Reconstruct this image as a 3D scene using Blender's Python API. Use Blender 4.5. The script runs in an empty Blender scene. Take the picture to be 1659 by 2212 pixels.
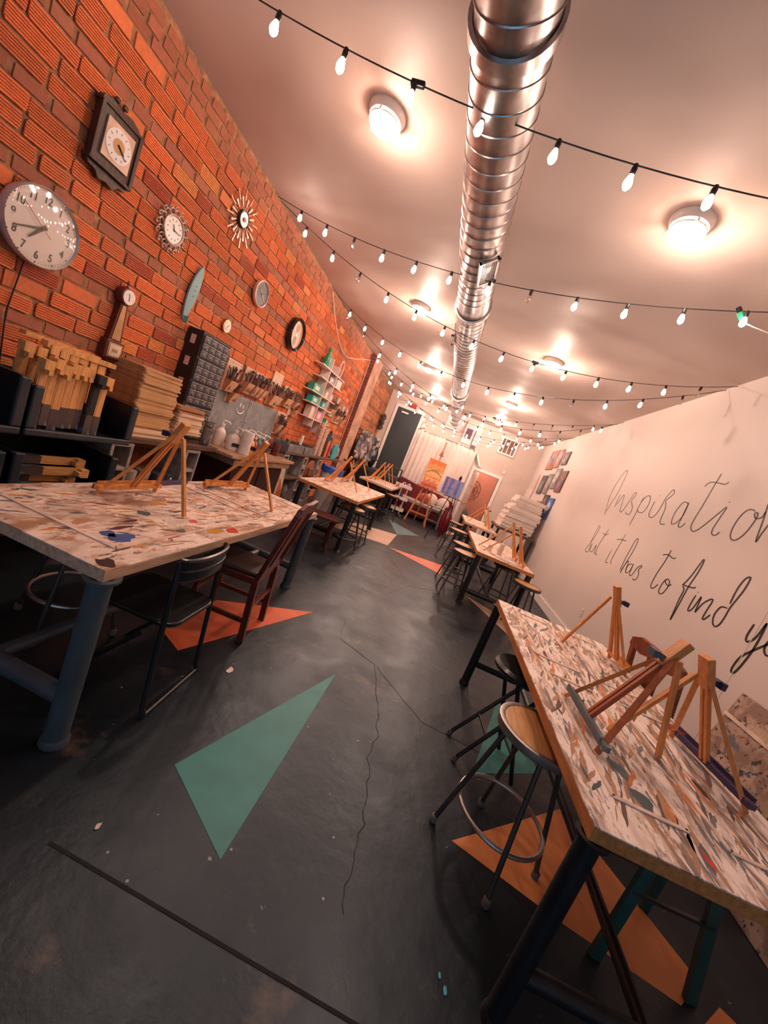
import bpy, bmesh, math, random
from mathutils import Vector, Matrix
random.seed(7)
PI = math.pi
S = bpy.context.scene
COL = S.collection

# ---------------------------------------------------------------- camera
camd = bpy.data.cameras.new('camera')
cam = bpy.data.objects.new('camera', camd); COL.objects.link(cam)
camd.sensor_fit = 'HORIZONTAL'; camd.sensor_width = 36.0
camd.lens = 36.0 * 830.0 / 1659.0
camd.clip_start = 0.02; camd.clip_end = 100
_cx, _cy = 829.5, 1106.0
_Y = Vector((965 - _cx, -(1033 - _cy), -830.0)).normalized()
_d = Vector((1, -0.40, 0))
_Z = (_d.cross(_Y)).normalized()
if _Z.y < 0: _Z = -_Z
_X = _Y.cross(_Z)
R3 = Matrix((_X, _Y, _Z))            # rows: room axes in camera space
cam.matrix_world = Matrix.Translation((0, 0, 1.5)) @ R3.to_4x4()
S.camera = cam

# ---------------------------------------------------------------- world and exposure
w = bpy.data.worlds.new('world'); S.world = w; w.use_nodes = True
w.node_tree.nodes['Background'].inputs[0].default_value = (0.14, 0.30, 0.44, 1)
w.node_tree.nodes['Background'].inputs[1].default_value = 1.7
S.view_settings.view_transform = 'Standard'; S.view_settings.look = 'None'
S.view_settings.gamma = 1.0; S.view_settings.exposure = 0.86
S.view_settings.use_curve_mapping = False

LAMP_W = 62.0
LAMP_COL = (1.0, 0.735, 0.60)
BULB_E = 26.0
XL, XR, YN, YF, H = -2.67, 2.43, -2.6, 12.6, 3.52
TT = 0.76      # table top height

# ---------------------------------------------------------------- materials
MATS = {}
def _base(name):
    m = bpy.data.materials.new(name); m.use_nodes = True
    nt = m.node_tree; b = nt.nodes['Principled BSDF']
    return m, nt, b
def N(nt, t, **kw):
    n = nt.nodes.new(t)
    for k, v in kw.items(): setattr(n, k, v)
    return n
def mixc(nt, fac, a, b):
    n = N(nt, 'ShaderNodeMix', data_type='RGBA')
    for i, v in ((0, fac), (6, a), (7, b)):
        if hasattr(v, 'links'): nt.links.new(v, n.inputs[i])
        elif isinstance(v, tuple): n.inputs[i].default_value = (*v[:3], 1)
        else: n.inputs[i].default_value = v
    return n.outputs[2]
def noise(nt, vec, scale, detail=4, rough=.55, dist=0):
    n = N(nt, 'ShaderNodeTexNoise'); n.inputs['Scale'].default_value = scale
    n.inputs['Detail'].default_value = detail; n.inputs['Roughness'].default_value = rough
    n.inputs['Distortion'].default_value = dist
    if vec: nt.links.new(vec, n.inputs['Vector'])
    return n.outputs['Fac']
def ramp(nt, f, a, b, va=0., vb=1.):
    n = N(nt, 'ShaderNodeMapRange'); n.inputs[1].default_value = a; n.inputs[2].default_value = b
    n.inputs[3].default_value = va; n.inputs[4].default_value = vb
    nt.links.new(f, n.inputs[0]); return n.outputs[0]
def coords(nt, scale=(1, 1, 1), off=(0, 0, 0)):
    t = N(nt, 'ShaderNodeTexCoord'); mp = N(nt, 'ShaderNodeMapping')
    mp.inputs['Scale'].default_value = scale; mp.inputs['Location'].default_value = off
    nt.links.new(t.outputs['Object'], mp.inputs[0]); return mp.outputs[0]
def bump(nt, b, h, strength=.3, dist=.01):
    n = N(nt, 'ShaderNodeBump'); n.inputs['Strength'].default_value = strength
    n.inputs['Distance'].default_value = dist
    nt.links.new(h, n.inputs['Height']); nt.links.new(n.outputs[0], b.inputs['Normal'])
def mat(name, c, rough=.6, metal=0., var=.12, scale=9., bmp=0., spec=.5, stretch=(1, 1, 1), coat=0):
    if name in MATS: return MATS[name]
    m, nt, b = _base(name)
    v = coords(nt, stretch)
    f = noise(nt, v, scale, 6)
    dark = tuple(x * (1 - 2.2 * var) for x in c); lite = tuple(min(1, x * (1 + var)) for x in c)
    nt.links.new(mixc(nt, ramp(nt, f, .3, .7), dark, lite), b.inputs['Base Color'])
    b.inputs['Roughness'].default_value = rough; b.inputs['Metallic'].default_value = metal
    b.inputs['Specular IOR Level'].default_value = spec
    if coat: b.inputs['Coat Weight'].default_value = coat
    if bmp: bump(nt, b, noise(nt, v, scale * 3, 6), bmp)
    MATS[name] = m; return m
def wood(name, c, rough=.5, axis='X', var=.16):
    st = {'X': (1, 9, 9), 'Y': (9, 1, 9), 'Z': (9, 9, 1)}[axis]
    return mat(name, c, rough, 0, var, 6, .12, .4, st)
def splat(name, base, layers, stretch=(1, 1, 1), seed=0, rough=.45):
    m, nt, b = _base(name)
    v = coords(nt, stretch, (seed * 3.1, seed * 1.7, 0))
    col = mixc(nt, ramp(nt, noise(nt, v, 5, 8, .65), .40, .60), tuple(x * .70 for x in base), base)
    for i, (c, sc, th, soft) in enumerate(layers):
        v2 = coords(nt, stretch, (seed + i * 7.3, i * 4.1, i * 2.2))
        f = noise(nt, v2, sc, 7, .62, .4)
        col = mixc(nt, ramp(nt, f, th, th + soft), col, c)
    nt.links.new(col, b.inputs['Base Color']); b.inputs['Roughness'].default_value = rough
    bump(nt, b, noise(nt, v, 24, 5), .25, .004)
    MATS[name] = m; return m
def emit(name, c, s):
    m, nt, b = _base(name)
    b.inputs['Base Color'].default_value = (*c, 1)
    b.inputs['Emission Color'].default_value = (*c, 1); b.inputs['Emission Strength'].default_value = s
    MATS[name] = m; return m
def glass(name, tint=(1, .95, .92), clear=.86, rough=.05, edge=.75):
    m = bpy.data.materials.new(name); m.use_nodes = True; nt = m.node_tree
    nt.nodes.clear(); o = N(nt, 'ShaderNodeOutputMaterial')
    t = N(nt, 'ShaderNodeBsdfTransparent'); t.inputs[0].default_value = (*tint, 1)
    g = N(nt, 'ShaderNodeBsdfGlossy'); g.inputs['Roughness'].default_value = rough
    lw = N(nt, 'ShaderNodeLayerWeight'); lw.inputs[0].default_value = .35
    mx = N(nt, 'ShaderNodeMixShader')
    nt.links.new(ramp(nt, lw.outputs['Facing'], 0, 1, 1 - clear, edge), mx.inputs[0])
    nt.links.new(t.outputs[0], mx.inputs[1]); nt.links.new(g.outputs[0], mx.inputs[2])
    nt.links.new(mx.outputs[0], o.inputs[0]); MATS[name] = m; return m

# ---------------------------------------------------------------- mesh builder
class MB:
    def __init__(s): s.v = []; s.f = []; s.mi = []; s.m = 0; s.cols = None
    def add(s, vs, fs, M=None):
        k = len(s.v)
        s.v += [tuple(M @ Vector(p)) if M else tuple(p) for p in vs]
        s.f += [tuple(i + k for i in f) for f in fs]; s.mi += [s.m] * len(fs); return s
    def box(s, c, d, M=None):
        x, y, z = c; a, b, e = d[0] / 2, d[1] / 2, d[2] / 2
        vs = [(x + i * a, y + j * b, z + k * e) for i in (-1, 1) for j in (-1, 1) for k in (-1, 1)]
        return s.add(vs, [(0, 1, 3, 2), (4, 6, 7, 5), (0, 4, 5, 1), (2, 3, 7, 6), (0, 2, 6, 4), (1, 5, 7, 3)], M)
    def box2(s, a, b, M=None):
        return s.box([(a[i] + b[i]) / 2 for i in range(3)], [abs(b[i] - a[i]) for i in range(3)], M)
    def beam(s, p, q, w, h, up=(0, 0, 1)):
        p, q = Vector(p), Vector(q); d = q - p; L = d.length; d.normalize(); u = Vector(up)
        if abs(d.dot(u)) > .98: u = Vector((0, 1, 0))
        x = d.cross(u).normalized(); z = x.cross(d)
        M = Matrix((x, d, z)).transposed().to_4x4(); M.translation = (p + q) / 2
        return s.box((0, 0, 0), (w, L, h), M)
    def tube(s, pts, r, n=8, closed=False, cap=True):
        pts = [Vector(p) for p in pts]; m = len(pts); k = len(s.v); prev = None
        rs = r if isinstance(r, (list, tuple)) else [r] * m
        for i, p in enumerate(pts):
            if closed: d = pts[(i + 1) % m] - pts[i - 1]
            else: d = pts[min(i + 1, m - 1)] - pts[max(i - 1, 0)]
            d.normalize()
            if prev is None:
                u = Vector((0, 0, 1)) if abs(d.z) < .9 else Vector((1, 0, 0))
            else: u = prev
            a = (u - d * u.dot(d)).normalized(); b = d.cross(a); prev = a
            s.v += [tuple(p + rs[i] * (math.cos(t * 2 * PI / n) * a + math.sin(t * 2 * PI / n) * b)) for t in range(n)]
        for i in range(m if closed else m - 1):
            j = (i + 1) % m
            for t in range(n):
                u = (t + 1) % n
                s.f.append((k + i * n + t, k + i * n + u, k + j * n + u, k + j * n + t)); s.mi.append(s.m)
        if cap and not closed:
            s.f.append(tuple(k + t for t in range(n))[::-1]); s.f.append(tuple(k + (m - 1) * n + t for t in range(n))); s.mi += [s.m] * 2
        return s
    def lathe(s, prof, n=20, M=None, cap=True):
        vs = []; fs = []; m = len(prof)
        for r, z in prof:
            vs += [(r * math.cos(t * 2 * PI / n), r * math.sin(t * 2 * PI / n), z) for t in range(n)]
        for i in range(m - 1):
            for t in range(n):
                u = (t + 1) % n; fs.append((i * n + t, i * n + u, i * n + n + u, i * n + n + t))
        if cap and prof[0][0] > 1e-5: fs.append(tuple(range(n))[::-1])
        if cap and prof[-1][0] > 1e-5: fs.append(tuple((m - 1) * n + t for t in range(n)))
        return s.add(vs, fs, M)
    def prism(s, poly, z0, z1, M=None):
        n = len(poly)
        vs = [(x, y, z0) for x, y in poly] + [(x, y, z1) for x, y in poly]
        fs = [tuple(range(n))[::-1], tuple(range(n, 2 * n))] + [(i, (i + 1) % n, n + (i + 1) % n, n + i) for i in range(n)]
        return s.add(vs, fs, M)
    def blob(s, c, r, n=10, M=None, jit=0):
        prof = [(max(1e-6, math.sin(PI * i / (n // 2 + 2))), -math.cos(PI * i / (n // 2 + 2))) for i in range(n // 2 + 3)]
        T = Matrix.Translation(c) @ Matrix.Diagonal((*(r if isinstance(r, tuple) else (r, r, r)), 1))
        k = len(s.v); s.lathe(prof, n, (M @ T) if M else T)
        if jit:
            for i in range(k, len(s.v)):
                s.v[i] = tuple(x + random.uniform(-jit, jit) for x in s.v[i])
        return s
    def build(s, name, m, parent=None, smooth=False, bevel=0, loc=None):
        me = bpy.data.meshes.new(name); me.from_pydata(s.v, [], s.f)
        bm = bmesh.new(); bm.from_mesh(me); bmesh.ops.recalc_face_normals(bm, faces=bm.faces); bm.to_mesh(me); bm.free()
        for x in (m if isinstance(m, (list, tuple)) else [m]): me.materials.append(x)
        me.polygons.foreach_set('material_index', s.mi)
        if smooth: me.polygons.foreach_set('use_smooth', [True] * len(me.polygons))
        if smooth: me.set_sharp_from_angle(angle=math.radians(40))
        o = bpy.data.objects.new(name, me); COL.objects.link(o)
        if bevel:
            b = o.modifiers.new('bevel', 'BEVEL'); b.width = bevel; b.segments = 2; b.limit_method = 'ANGLE'
        if parent: o.parent = parent
        if loc: o.location = loc
        return o
def RX(a): return Matrix.Rotation(a, 4, 'X')
def RY(a): return Matrix.Rotation(a, 4, 'Y')
def RZ(a): return Matrix.Rotation(a, 4, 'Z')
def T(*p): return Matrix.Translation(p)
def tag(o, label, cat, group=None, kind=None):
    o['label'] = label; o['category'] = cat
    if group: o['group'] = group
    if kind: o['kind'] = kind
    return o
def thing(name, label, cat, loc=(0, 0, 0), rz=0, group=None, rot=None):
    o = bpy.data.objects.new(name, None); COL.objects.link(o); o.empty_display_size = .05
    o.location = loc; o.rotation_euler = rot if rot else (0, 0, rz)
    return tag(o, label, cat, group)
def struct(o, label=None, cat=None):
    o['kind'] = 'structure'
    if label: o['label'] = label; o['category'] = cat or 'structure'
    return o
def copy_tree(o, loc=None, rz=None, label=None, group=None, parent=None):
    c = o.copy(); COL.objects.link(c)
    if parent: c.parent = parent
    if loc is not None: c.location = loc
    if rz is not None: c.rotation_euler = (0, 0, rz)
    if label: c['label'] = label
    if group: c['group'] = group
    for ch in [x for x in COL.objects if x.parent == o]: copy_tree(ch, parent=c)
    return c
def single(mb, name, m, label, cat, group=None, **kw):
    """a one-mesh thing whose origin sits at its own base"""
    xs, ys, zs = zip(*mb.v)
    c = ((min(xs) + max(xs)) / 2, (min(ys) + max(ys)) / 2, min(zs))
    mb.v = [(a - c[0], b - c[1], d - c[2]) for a, b, d in mb.v]
    return tag(mb.build(name, m, loc=c, **kw), label, cat, group)
# ================================================================ SETTING
m_mortar = mat('mortar', (.40, .19, .095), .95, var=.25, scale=14, bmp=.6)
def brick_mat():
    m, nt, b = _base('clay_tile')
    a = N(nt, 'ShaderNodeAttribute', attribute_name='tint')
    v = coords(nt)
    f = noise(nt, v, 30, 6)
    col = mixc(nt, ramp(nt, f, .35, .85, 0, .35), a.outputs['Color'], (.16, .05, .02))
    f2 = noise(nt, v, 3.1, 5)
    col = mixc(nt, ramp(nt, f2, .52, .74, 0, .45), col, (.44, .20, .10))
    nt.links.new(col, b.inputs['Base Color']); b.inputs['Roughness'].default_value = .85
    bump(nt, b, noise(nt, v, 60, 4), .4, .004); return m
m_brick = brick_mat()
def brick_wall():
    V = []; F = []; C = []
    def block(y0, y1, z0, z1, x, ribbed, col):
        if ribbed:
            n = 6; pr = []; st = (z1 - z0) / n; g = st * .36; dp = .007
            for i in range(n):
                a = z0 + i * st
                pr += [(x, a + (g / 2 if i else 0)), (x, a + st - (g / 2 if i < n - 1 else 0))]
                if i < n - 1: pr += [(x - dp, a + st - g / 2), (x - dp, a + st + g / 2)]
        else: pr = [(x, z0), (x, z1)]
        pr = [(x - .016, z0)] + pr + [(x - .016, z1)]
        k = len(V); m = len(pr); j = [random.uniform(-.006, .006) for _ in range(4)]; rr = [random.uniform(.003, .011) for _ in range(4)]
        for e, y in enumerate((y0, y1)):
            for q, (px, pz) in enumerate(pr):
                edge = max(0, 1 - min(abs(pz - z0), abs(z1 - pz)) / .014)
                V.append((px, y + j[e] + (1 if e == 0 else -1) * rr[2 * e + (pz > (z0 + z1) / 2)] * edge, pz + j[2 + e] * .6))
        for i in range(m - 1): F.append((k + i, k + i + 1, k + m + i + 1, k + m + i)); C.append(col)
        F.append(tuple(k + i for i in range(m))); F.append(tuple(k + m + i for i in range(m))[::-1]); C.extend([col, col])
    z = .0; row = 0
    while z < H - .05:
        top = z > 3.22
        small = top or row % 4 == 3
        hh = .062 if small else .083
        zz1 = min(z + hh, H - .005)
        y = YN + random.uniform(0, .2)
        while y < YF:
            wv = random.uniform(.10, .20) if small else random.choice([.235, .245, .25, .24, .17])
            y1 = min(y + wv, YF)
            if y1 - y < .04: break
            r = random.random()
            if small: q = random.uniform(.8, 1.15); col = (.42 * q, .13 * q, .07 * q)
            elif r < .09: col = (.50, .095, .045)
            elif r < .15: col = (.82, .30, .09)
            else:
                q = random.uniform(.8, 1.1); col = (.80 * q, .200 * q, .065 * q)
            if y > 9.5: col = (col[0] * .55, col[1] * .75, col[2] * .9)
            rib = (not small) and (random.random() < .95) and y < 9.1
            xo = XL + random.uniform(-.003, .004) - (.006 if small else 0)
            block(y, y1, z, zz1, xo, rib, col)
            y = y1 + .016
        z = zz1 + .015; row += 1
    # mortar bed behind the tiles
    k = len(V); nb = len(F)
    V.extend([(XL - .011, YN, 0), (XL - .011, YF, 0), (XL - .011, YF, H), (XL - .011, YN, H),
              (XL - .15, YN, 0), (XL - .15, YF, 0), (XL - .15, YF, H), (XL - .15, YN, H)])
    F.extend([(k, k + 1, k + 2, k + 3), (k + 4, k + 7, k + 6, k + 5), (k, k + 3, k + 7, k + 4), (k + 1, k + 5, k + 6, k + 2), (k + 3, k + 2, k + 6, k + 7), (k, k + 4, k + 5, k + 1)])
    C.extend([(0, 0, 0)] * 6)
    me = bpy.data.meshes.new('wall_left'); me.from_pydata(V, [], F)
    me.materials.append(m_brick); me.materials.append(m_mortar)
    me.polygons.foreach_set('material_index', [0] * nb + [1] * 6)
    at = me.color_attributes.new('tint', 'FLOAT_COLOR', 'CORNER'); d = []
    for i, p in enumerate(me.polygons): d += [*C[i], 1.0] * p.loop_total
    at.data.foreach_set('color', d)
    o = bpy.data.objects.new('wall_left', me); COL.objects.link(o)
    return struct(o, 'orange ribbed clay tile wall hung with clocks and brush holders', 'wall')
brick_wall()

m_paint = mat('wall_paint', (.72, .63, .58), .55, var=.02, scale=1.3, bmp=.03)
def ceil_mat():
    m, nt, b = _base('ceiling_paint'); v = coords(nt)
    nt.links.new(mixc(nt, ramp(nt, noise(nt, v, .8, 3), .3, .7), (.62, .49, .43), (.68, .55, .49)), b.inputs['Base Color'])
    b.inputs['Roughness'].default_value = .55; bump(nt, b, noise(nt, v, .8, 1.5), .7, .14); return m
m_ceil = ceil_mat()
m_far = mat('far_wall_paint', (.62, .50, .44), .6, var=.03, scale=1.5)
m_trim = mat('white_trim', (.80, .74, .70), .4, var=.02)
# right wall, ceiling, near wall with an unseen window added for bluish fill, far wall with the door opening
b = MB(); b.box2((XR, YN, 0), (XR + .12, YF, H)); struct(b.build('wall_right', m_paint), 'pale plaster wall on the right carrying handwritten black words', 'wall')
b = MB(); b.box2((XL - .15, YN - .12, H), (XR + .12, YF + .12, H + .12)); struct(b.build('ceiling', m_ceil), 'pinkish plaster ceiling with round lamps and a metal duct', 'ceiling')
b = MB()
b.box2((XL - .15, YN - .12, 0), (XL + .5, YN, H)); b.box2((XR - .5, YN - .12, 0), (XR + .12, YN, H))
b.box2((XL + .5, YN - .12, 0), (XR - .5, YN, .6)); b.box2((XL + .5, YN - .12, 2.9), (XR - .5, YN, H))
struct(b.build('wall_near', m_paint))
b = MB()
for x in (XL + .52, -1.0, 1.0, XR - .52): b.box2((x - .03, YN - .09, .6), (x + .03, YN - .03, 2.9))
for z in (.63, 2.87): b.box2((XL + .5, YN - .09, z - .03), (XR - .5, YN - .03, z + .03))
wn = struct(b.build('fill_window', mat('dark_frame', (.05, .05, .055), .4)))
b = MB(); b.box2((XL + .5, YN - .065, .6), (XR - .5, YN - .058, 2.9)); b.build('pane', glass('pane_glass', (.95, .97, 1), .93), wn)
DX0, DX1, DZ = .70, 1.52, 2.08     # opening of the inner door
b = MB()
b.box2((XL - .15, YF, 0), (DX0, YF + .12, H)); b.box2((DX1, YF, 0), (XR + .12, YF + .12, H)); b.box2((DX0, YF, DZ), (DX1, YF + .12, H))
struct(b.build('wall_far', m_far), 'beige back wall with two doors, a curtain and small windows', 'wall')
# little lobby beyond the open door
m_hall = mat('hall_paint', (.55, .27, .20), .7, var=.04)
b = MB(); b.box2((DX0 - .5, YF + 1.9, 0), (DX1 + .6, YF + 2.0, 2.6)); b.box2((DX0 - .6, YF + .12, 0), (DX0 - .5, YF + 2, 2.6)); b.box2((DX1 + .5, YF + .12, 0), (DX1 + .6, YF + 2, 2.6))
struct(b.build('wall_hallway', m_hall), 'terracotta hallway wall seen through the open door', 'wall')
b = MB(); b.box2((DX0 - .6, YF + .12, 2.6), (DX1 + .6, YF + 2, 2.68)); struct(b.build('ceiling', m_hall))

# ---- floor with its painted triangles, cracks and joint
def floor_mat():
    m, nt, b = _base('painted_concrete'); v = coords(nt)
    col = mixc(nt, ramp(nt, noise(nt, v, 1.2, 8), .35, .7), (.0085, .012, .0165), (.0155, .018, .022))
    col = mixc(nt, ramp(nt, noise(nt, coords(nt, off=(5, 2, 0)), 2.3, 9, .7), .60, .70, 0, .6), col, (.16, .10, .075))
    col = mixc(nt, ramp(nt, noise(nt, coords(nt, off=(1, 7, 0)), 26, 3, .5), .735, .76), col, (.30, .26, .23))
    vo = N(nt, 'ShaderNodeTexVoronoi'); vo.inputs['Scale'].default_value = 8.0; nt.links.new(v, vo.inputs['Vector'])
    col = mixc(nt, ramp(nt, vo.outputs['Distance'], .045, .03), col, (.34, .29, .26))
    nt.links.new(col, b.inputs['Base Color'])
    nt.links.new(ramp(nt, noise(nt, v, 3, 6), .3, .7, .30, .50), b.inputs['Roughness'])
    b.inputs['Specular IOR Level'].default_value = .5; b.inputs['Specular Tint'].default_value = (.66, .84, 1, 1)
    bump(nt, b, noise(nt, v, 7, 6), .25, .02); return m
def patch_mat(name, c):
    m, nt, b = _base(name); v = coords(nt)
    col = mixc(nt, ramp(nt, noise(nt, v, 6, 6), .3, .7), tuple(x * .75 for x in c), c)
    col = mixc(nt, ramp(nt, noise(nt, coords(nt, off=(3, 3, 0)), 9, 6), .70, .73), col, (.05, .045, .045))
    nt.links.new(col, b.inputs['Base Color']); b.inputs['Roughness'].default_value = .5; return m
fm = [floor_mat(), patch_mat('floor_teal', (.025, .26, .25)), patch_mat('floor_orange', (.80, .15, .05)),
      patch_mat('floor_peach', (.62, .42, .30)), patch_mat('floor_blue', (.10, .19, .24)), patch_mat('floor_amber', (.85, .30, .09)),
      mat('floor_crack', (.010, .010, .012), .9), patch_mat('floor_coral', (.80, .22, .14))]
b = MB(); b.box2((XL - .15, YN - .12, -.12), (XR + .12, YF + 2.1, 0))
def patch(k, pts, z=.0012): b.m = k; b.prism(pts, 0, z)
patch(1, [(-.18, 2.42), (-.575, 1.33), (-.21, 1.11)])
patch(2, [(-.62, 3.11), (-1.05, 1.94), (-1.27, 2.05), (-1.25, 2.62)])
patch(7, [(-.47, 6.65), (.56, 7.03), (.5, 6.31)])
patch(3, [(-1.32, 7.5), (-.51, 8.06), (-.51, 6.75), (-1.6, 6.35)])
patch(4, [(-.95, 9.6), (-.08, 9.02), (-.51, 8.08)])
patch(3, [(.94, 5.69), (1.6, 5.35), (1.44, 4.77)])
patch(1, [(1.07, 3.09), (.78, 2.11), (1.25, 2.40)])
patch(5, [(.65, 1.63), (1.34, 2.19), (1.46, 1.99), (1.72, 1.57), (1.57, 1.44), (1.11, 1.52)])
patch(5, [(1.76, 1.51), (1.62, 1.40), (1.86, 1.44)])
patch(3, [(.25, 12.2), (.62, 11.2), (1.0, 12.1)])
b.m = 6
def crack(pts, wd):
    out = []
    for i in range(len(pts) - 1):
        (x0, y0), (x1, y1) = pts[i], pts[i + 1]; n = 6
        for k in range(n):
            t = k / n; out.append((x0 + (x1 - x0) * t + random.uniform(-.012, .012), y0 + (y1 - y0) * t + random.uniform(-.004, .004)))
    out.append(pts[-1])
    for (x0, y0), (x1, y1) in zip(out, out[1:]):
        dx, dy = x1 - x0, y1 - y0; L = math.hypot(dx, dy) or 1; w2 = wd * random.uniform(.5, 1.2)
        nx, ny = -dy / L * w2, dx / L * w2
        b.prism([(x0 - nx, y0 - ny), (x1 - nx, y1 - ny), (x1 + nx, y1 + ny), (x0 + nx, y0 + ny)], 0, .0016)
crack([(.05, 2.75), (.17, 2.23), (.20, 2.04), (.19, 1.85), (.23, 1.64), (.24, 1.47), (.23, 1.31), (.25, 1.15)], .0012)
crack([(.05, 2.75), (.45, 2.35), (1.04, 2.31)], .0007); crack([(-.35, 3.3), (-.3, 2.9), (.05, 2.75)], .0008)
crack([(-.45, 6.2), (.1, 5.0), (-.1, 4.4)], .0012); crack([(.1, 5.0), (.5, 5.3)], .0012)
b.box2((-.70, .916, 0), (1.6, .926, .0016))
struct(b.build('floor', fm), 'dark painted concrete floor with bright painted triangles', 'floor')
b = MB(); b.box2((XR - .018, YN, 0), (XR, YF, .14)); struct(b.build('baseboard_right', m_trim), 'white baseboard along the pale right wall', 'baseboard')
b = MB(); b.box2((XR - .002, 3.028, 0), (XR, 3.035, H)); struct(b.build('trim_1', m_paint))
# brick pilaster and plaster strip part way down the left wall
b = MB(); b.box2((XL - .01, 9.0, 0), (XL + .12, 9.75, H)); b.m = 1
z = .0
while z < H:
    b.box2((XL, 8.985, z), (XL + .125, 9.0, min(H, z + .062))); z += .075
struct(b.build('trim_2', [mat('plaster_strip', (.50, .27, .18), .9, var=.2, scale=5, bmp=.4), mat('old_red_brick', (.22, .055, .04), .9, var=.2)]), 'plastered brick pilaster on the left wall beside the tool shelves', 'pilaster')

# ---- the far wall: raised steel door, inner white door, windows, signs
m_door = mat('steel_door', (.030, .038, .045), .55, var=.05)
b = MB()
for x in (-2.36, -1.46): b.box2((x - .045, YF - .04, .95), (x + .045, YF, 3.07))
b.box2((-2.405, YF - .04, 3.07), (-1.415, YF, 3.16))
dr = struct(b.build('door_1', m_trim), 'dark steel back door with a white frame above a landing', 'door')
b = MB(); b.box2((-2.315, YF - .03, .95), (-1.505, YF - .005, 3.07)); dl = b.build('door_leaf', m_door, dr, bevel=.004)
b = MB(); b.box2((-2.15, YF - .075, 2.92), (-1.92, YF - .03, 2.97)); b.build('door_closer', m_trim, dl)
b = MB(); b.box2((-2.55, YF - 1.0, 0), (-1.35, YF, .92)); struct(b.build('trim_3', mat('landing', (.05, .05, .055), .7)), 'dark landing below the steel back door', 'landing')
b = MB()
for x in (DX0 - .045, DX1 + .045): b.box2((x - .045, YF - .03, 0), (x + .045, YF + .12, DZ))
b.box2((DX0 - .09, YF - .03, DZ), (DX1 + .09, YF + .12, DZ + .09))
d2 = struct(b.build('door_2', m_trim), 'white panelled inner door standing open to a terracotta hallway', 'door')
b = MB(); M = T(DX0 + .01, YF + .1, 0) @ RZ(math.radians(72))
b.box2((0, 0, .01), (.8, .04, DZ - .01), M)
for x in (.1, .45):
    for z0, z1 in ((.2, .8), (.95, 1.45), (1.55, 1.95)): b.box2((x, -.008, z0), (x + .25, 0, z1), M)
b.build('door_leaf', m_trim, d2, bevel=.004)
# white slab door in the right wall
b = MB(); b.box2((XR - .02, 11.55, 0), (XR, 12.5, 2.12)); d3 = struct(b.build('door_3', mat('white_door', (.80, .72, .68), .4, var=.02)), 'plain white door flush in the right wall near its far corner', 'door')
b = MB(); b.blob((XR - .06, 11.68, 1.02), .032, 12); b.tube([(XR - .02, 11.68, 1.02), (XR - .05, 11.68, 1.02)], .012); b.build('door_knob', mat('dark_knob', (.04, .03, .03), .3, .6), d3, smooth=True)
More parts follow.
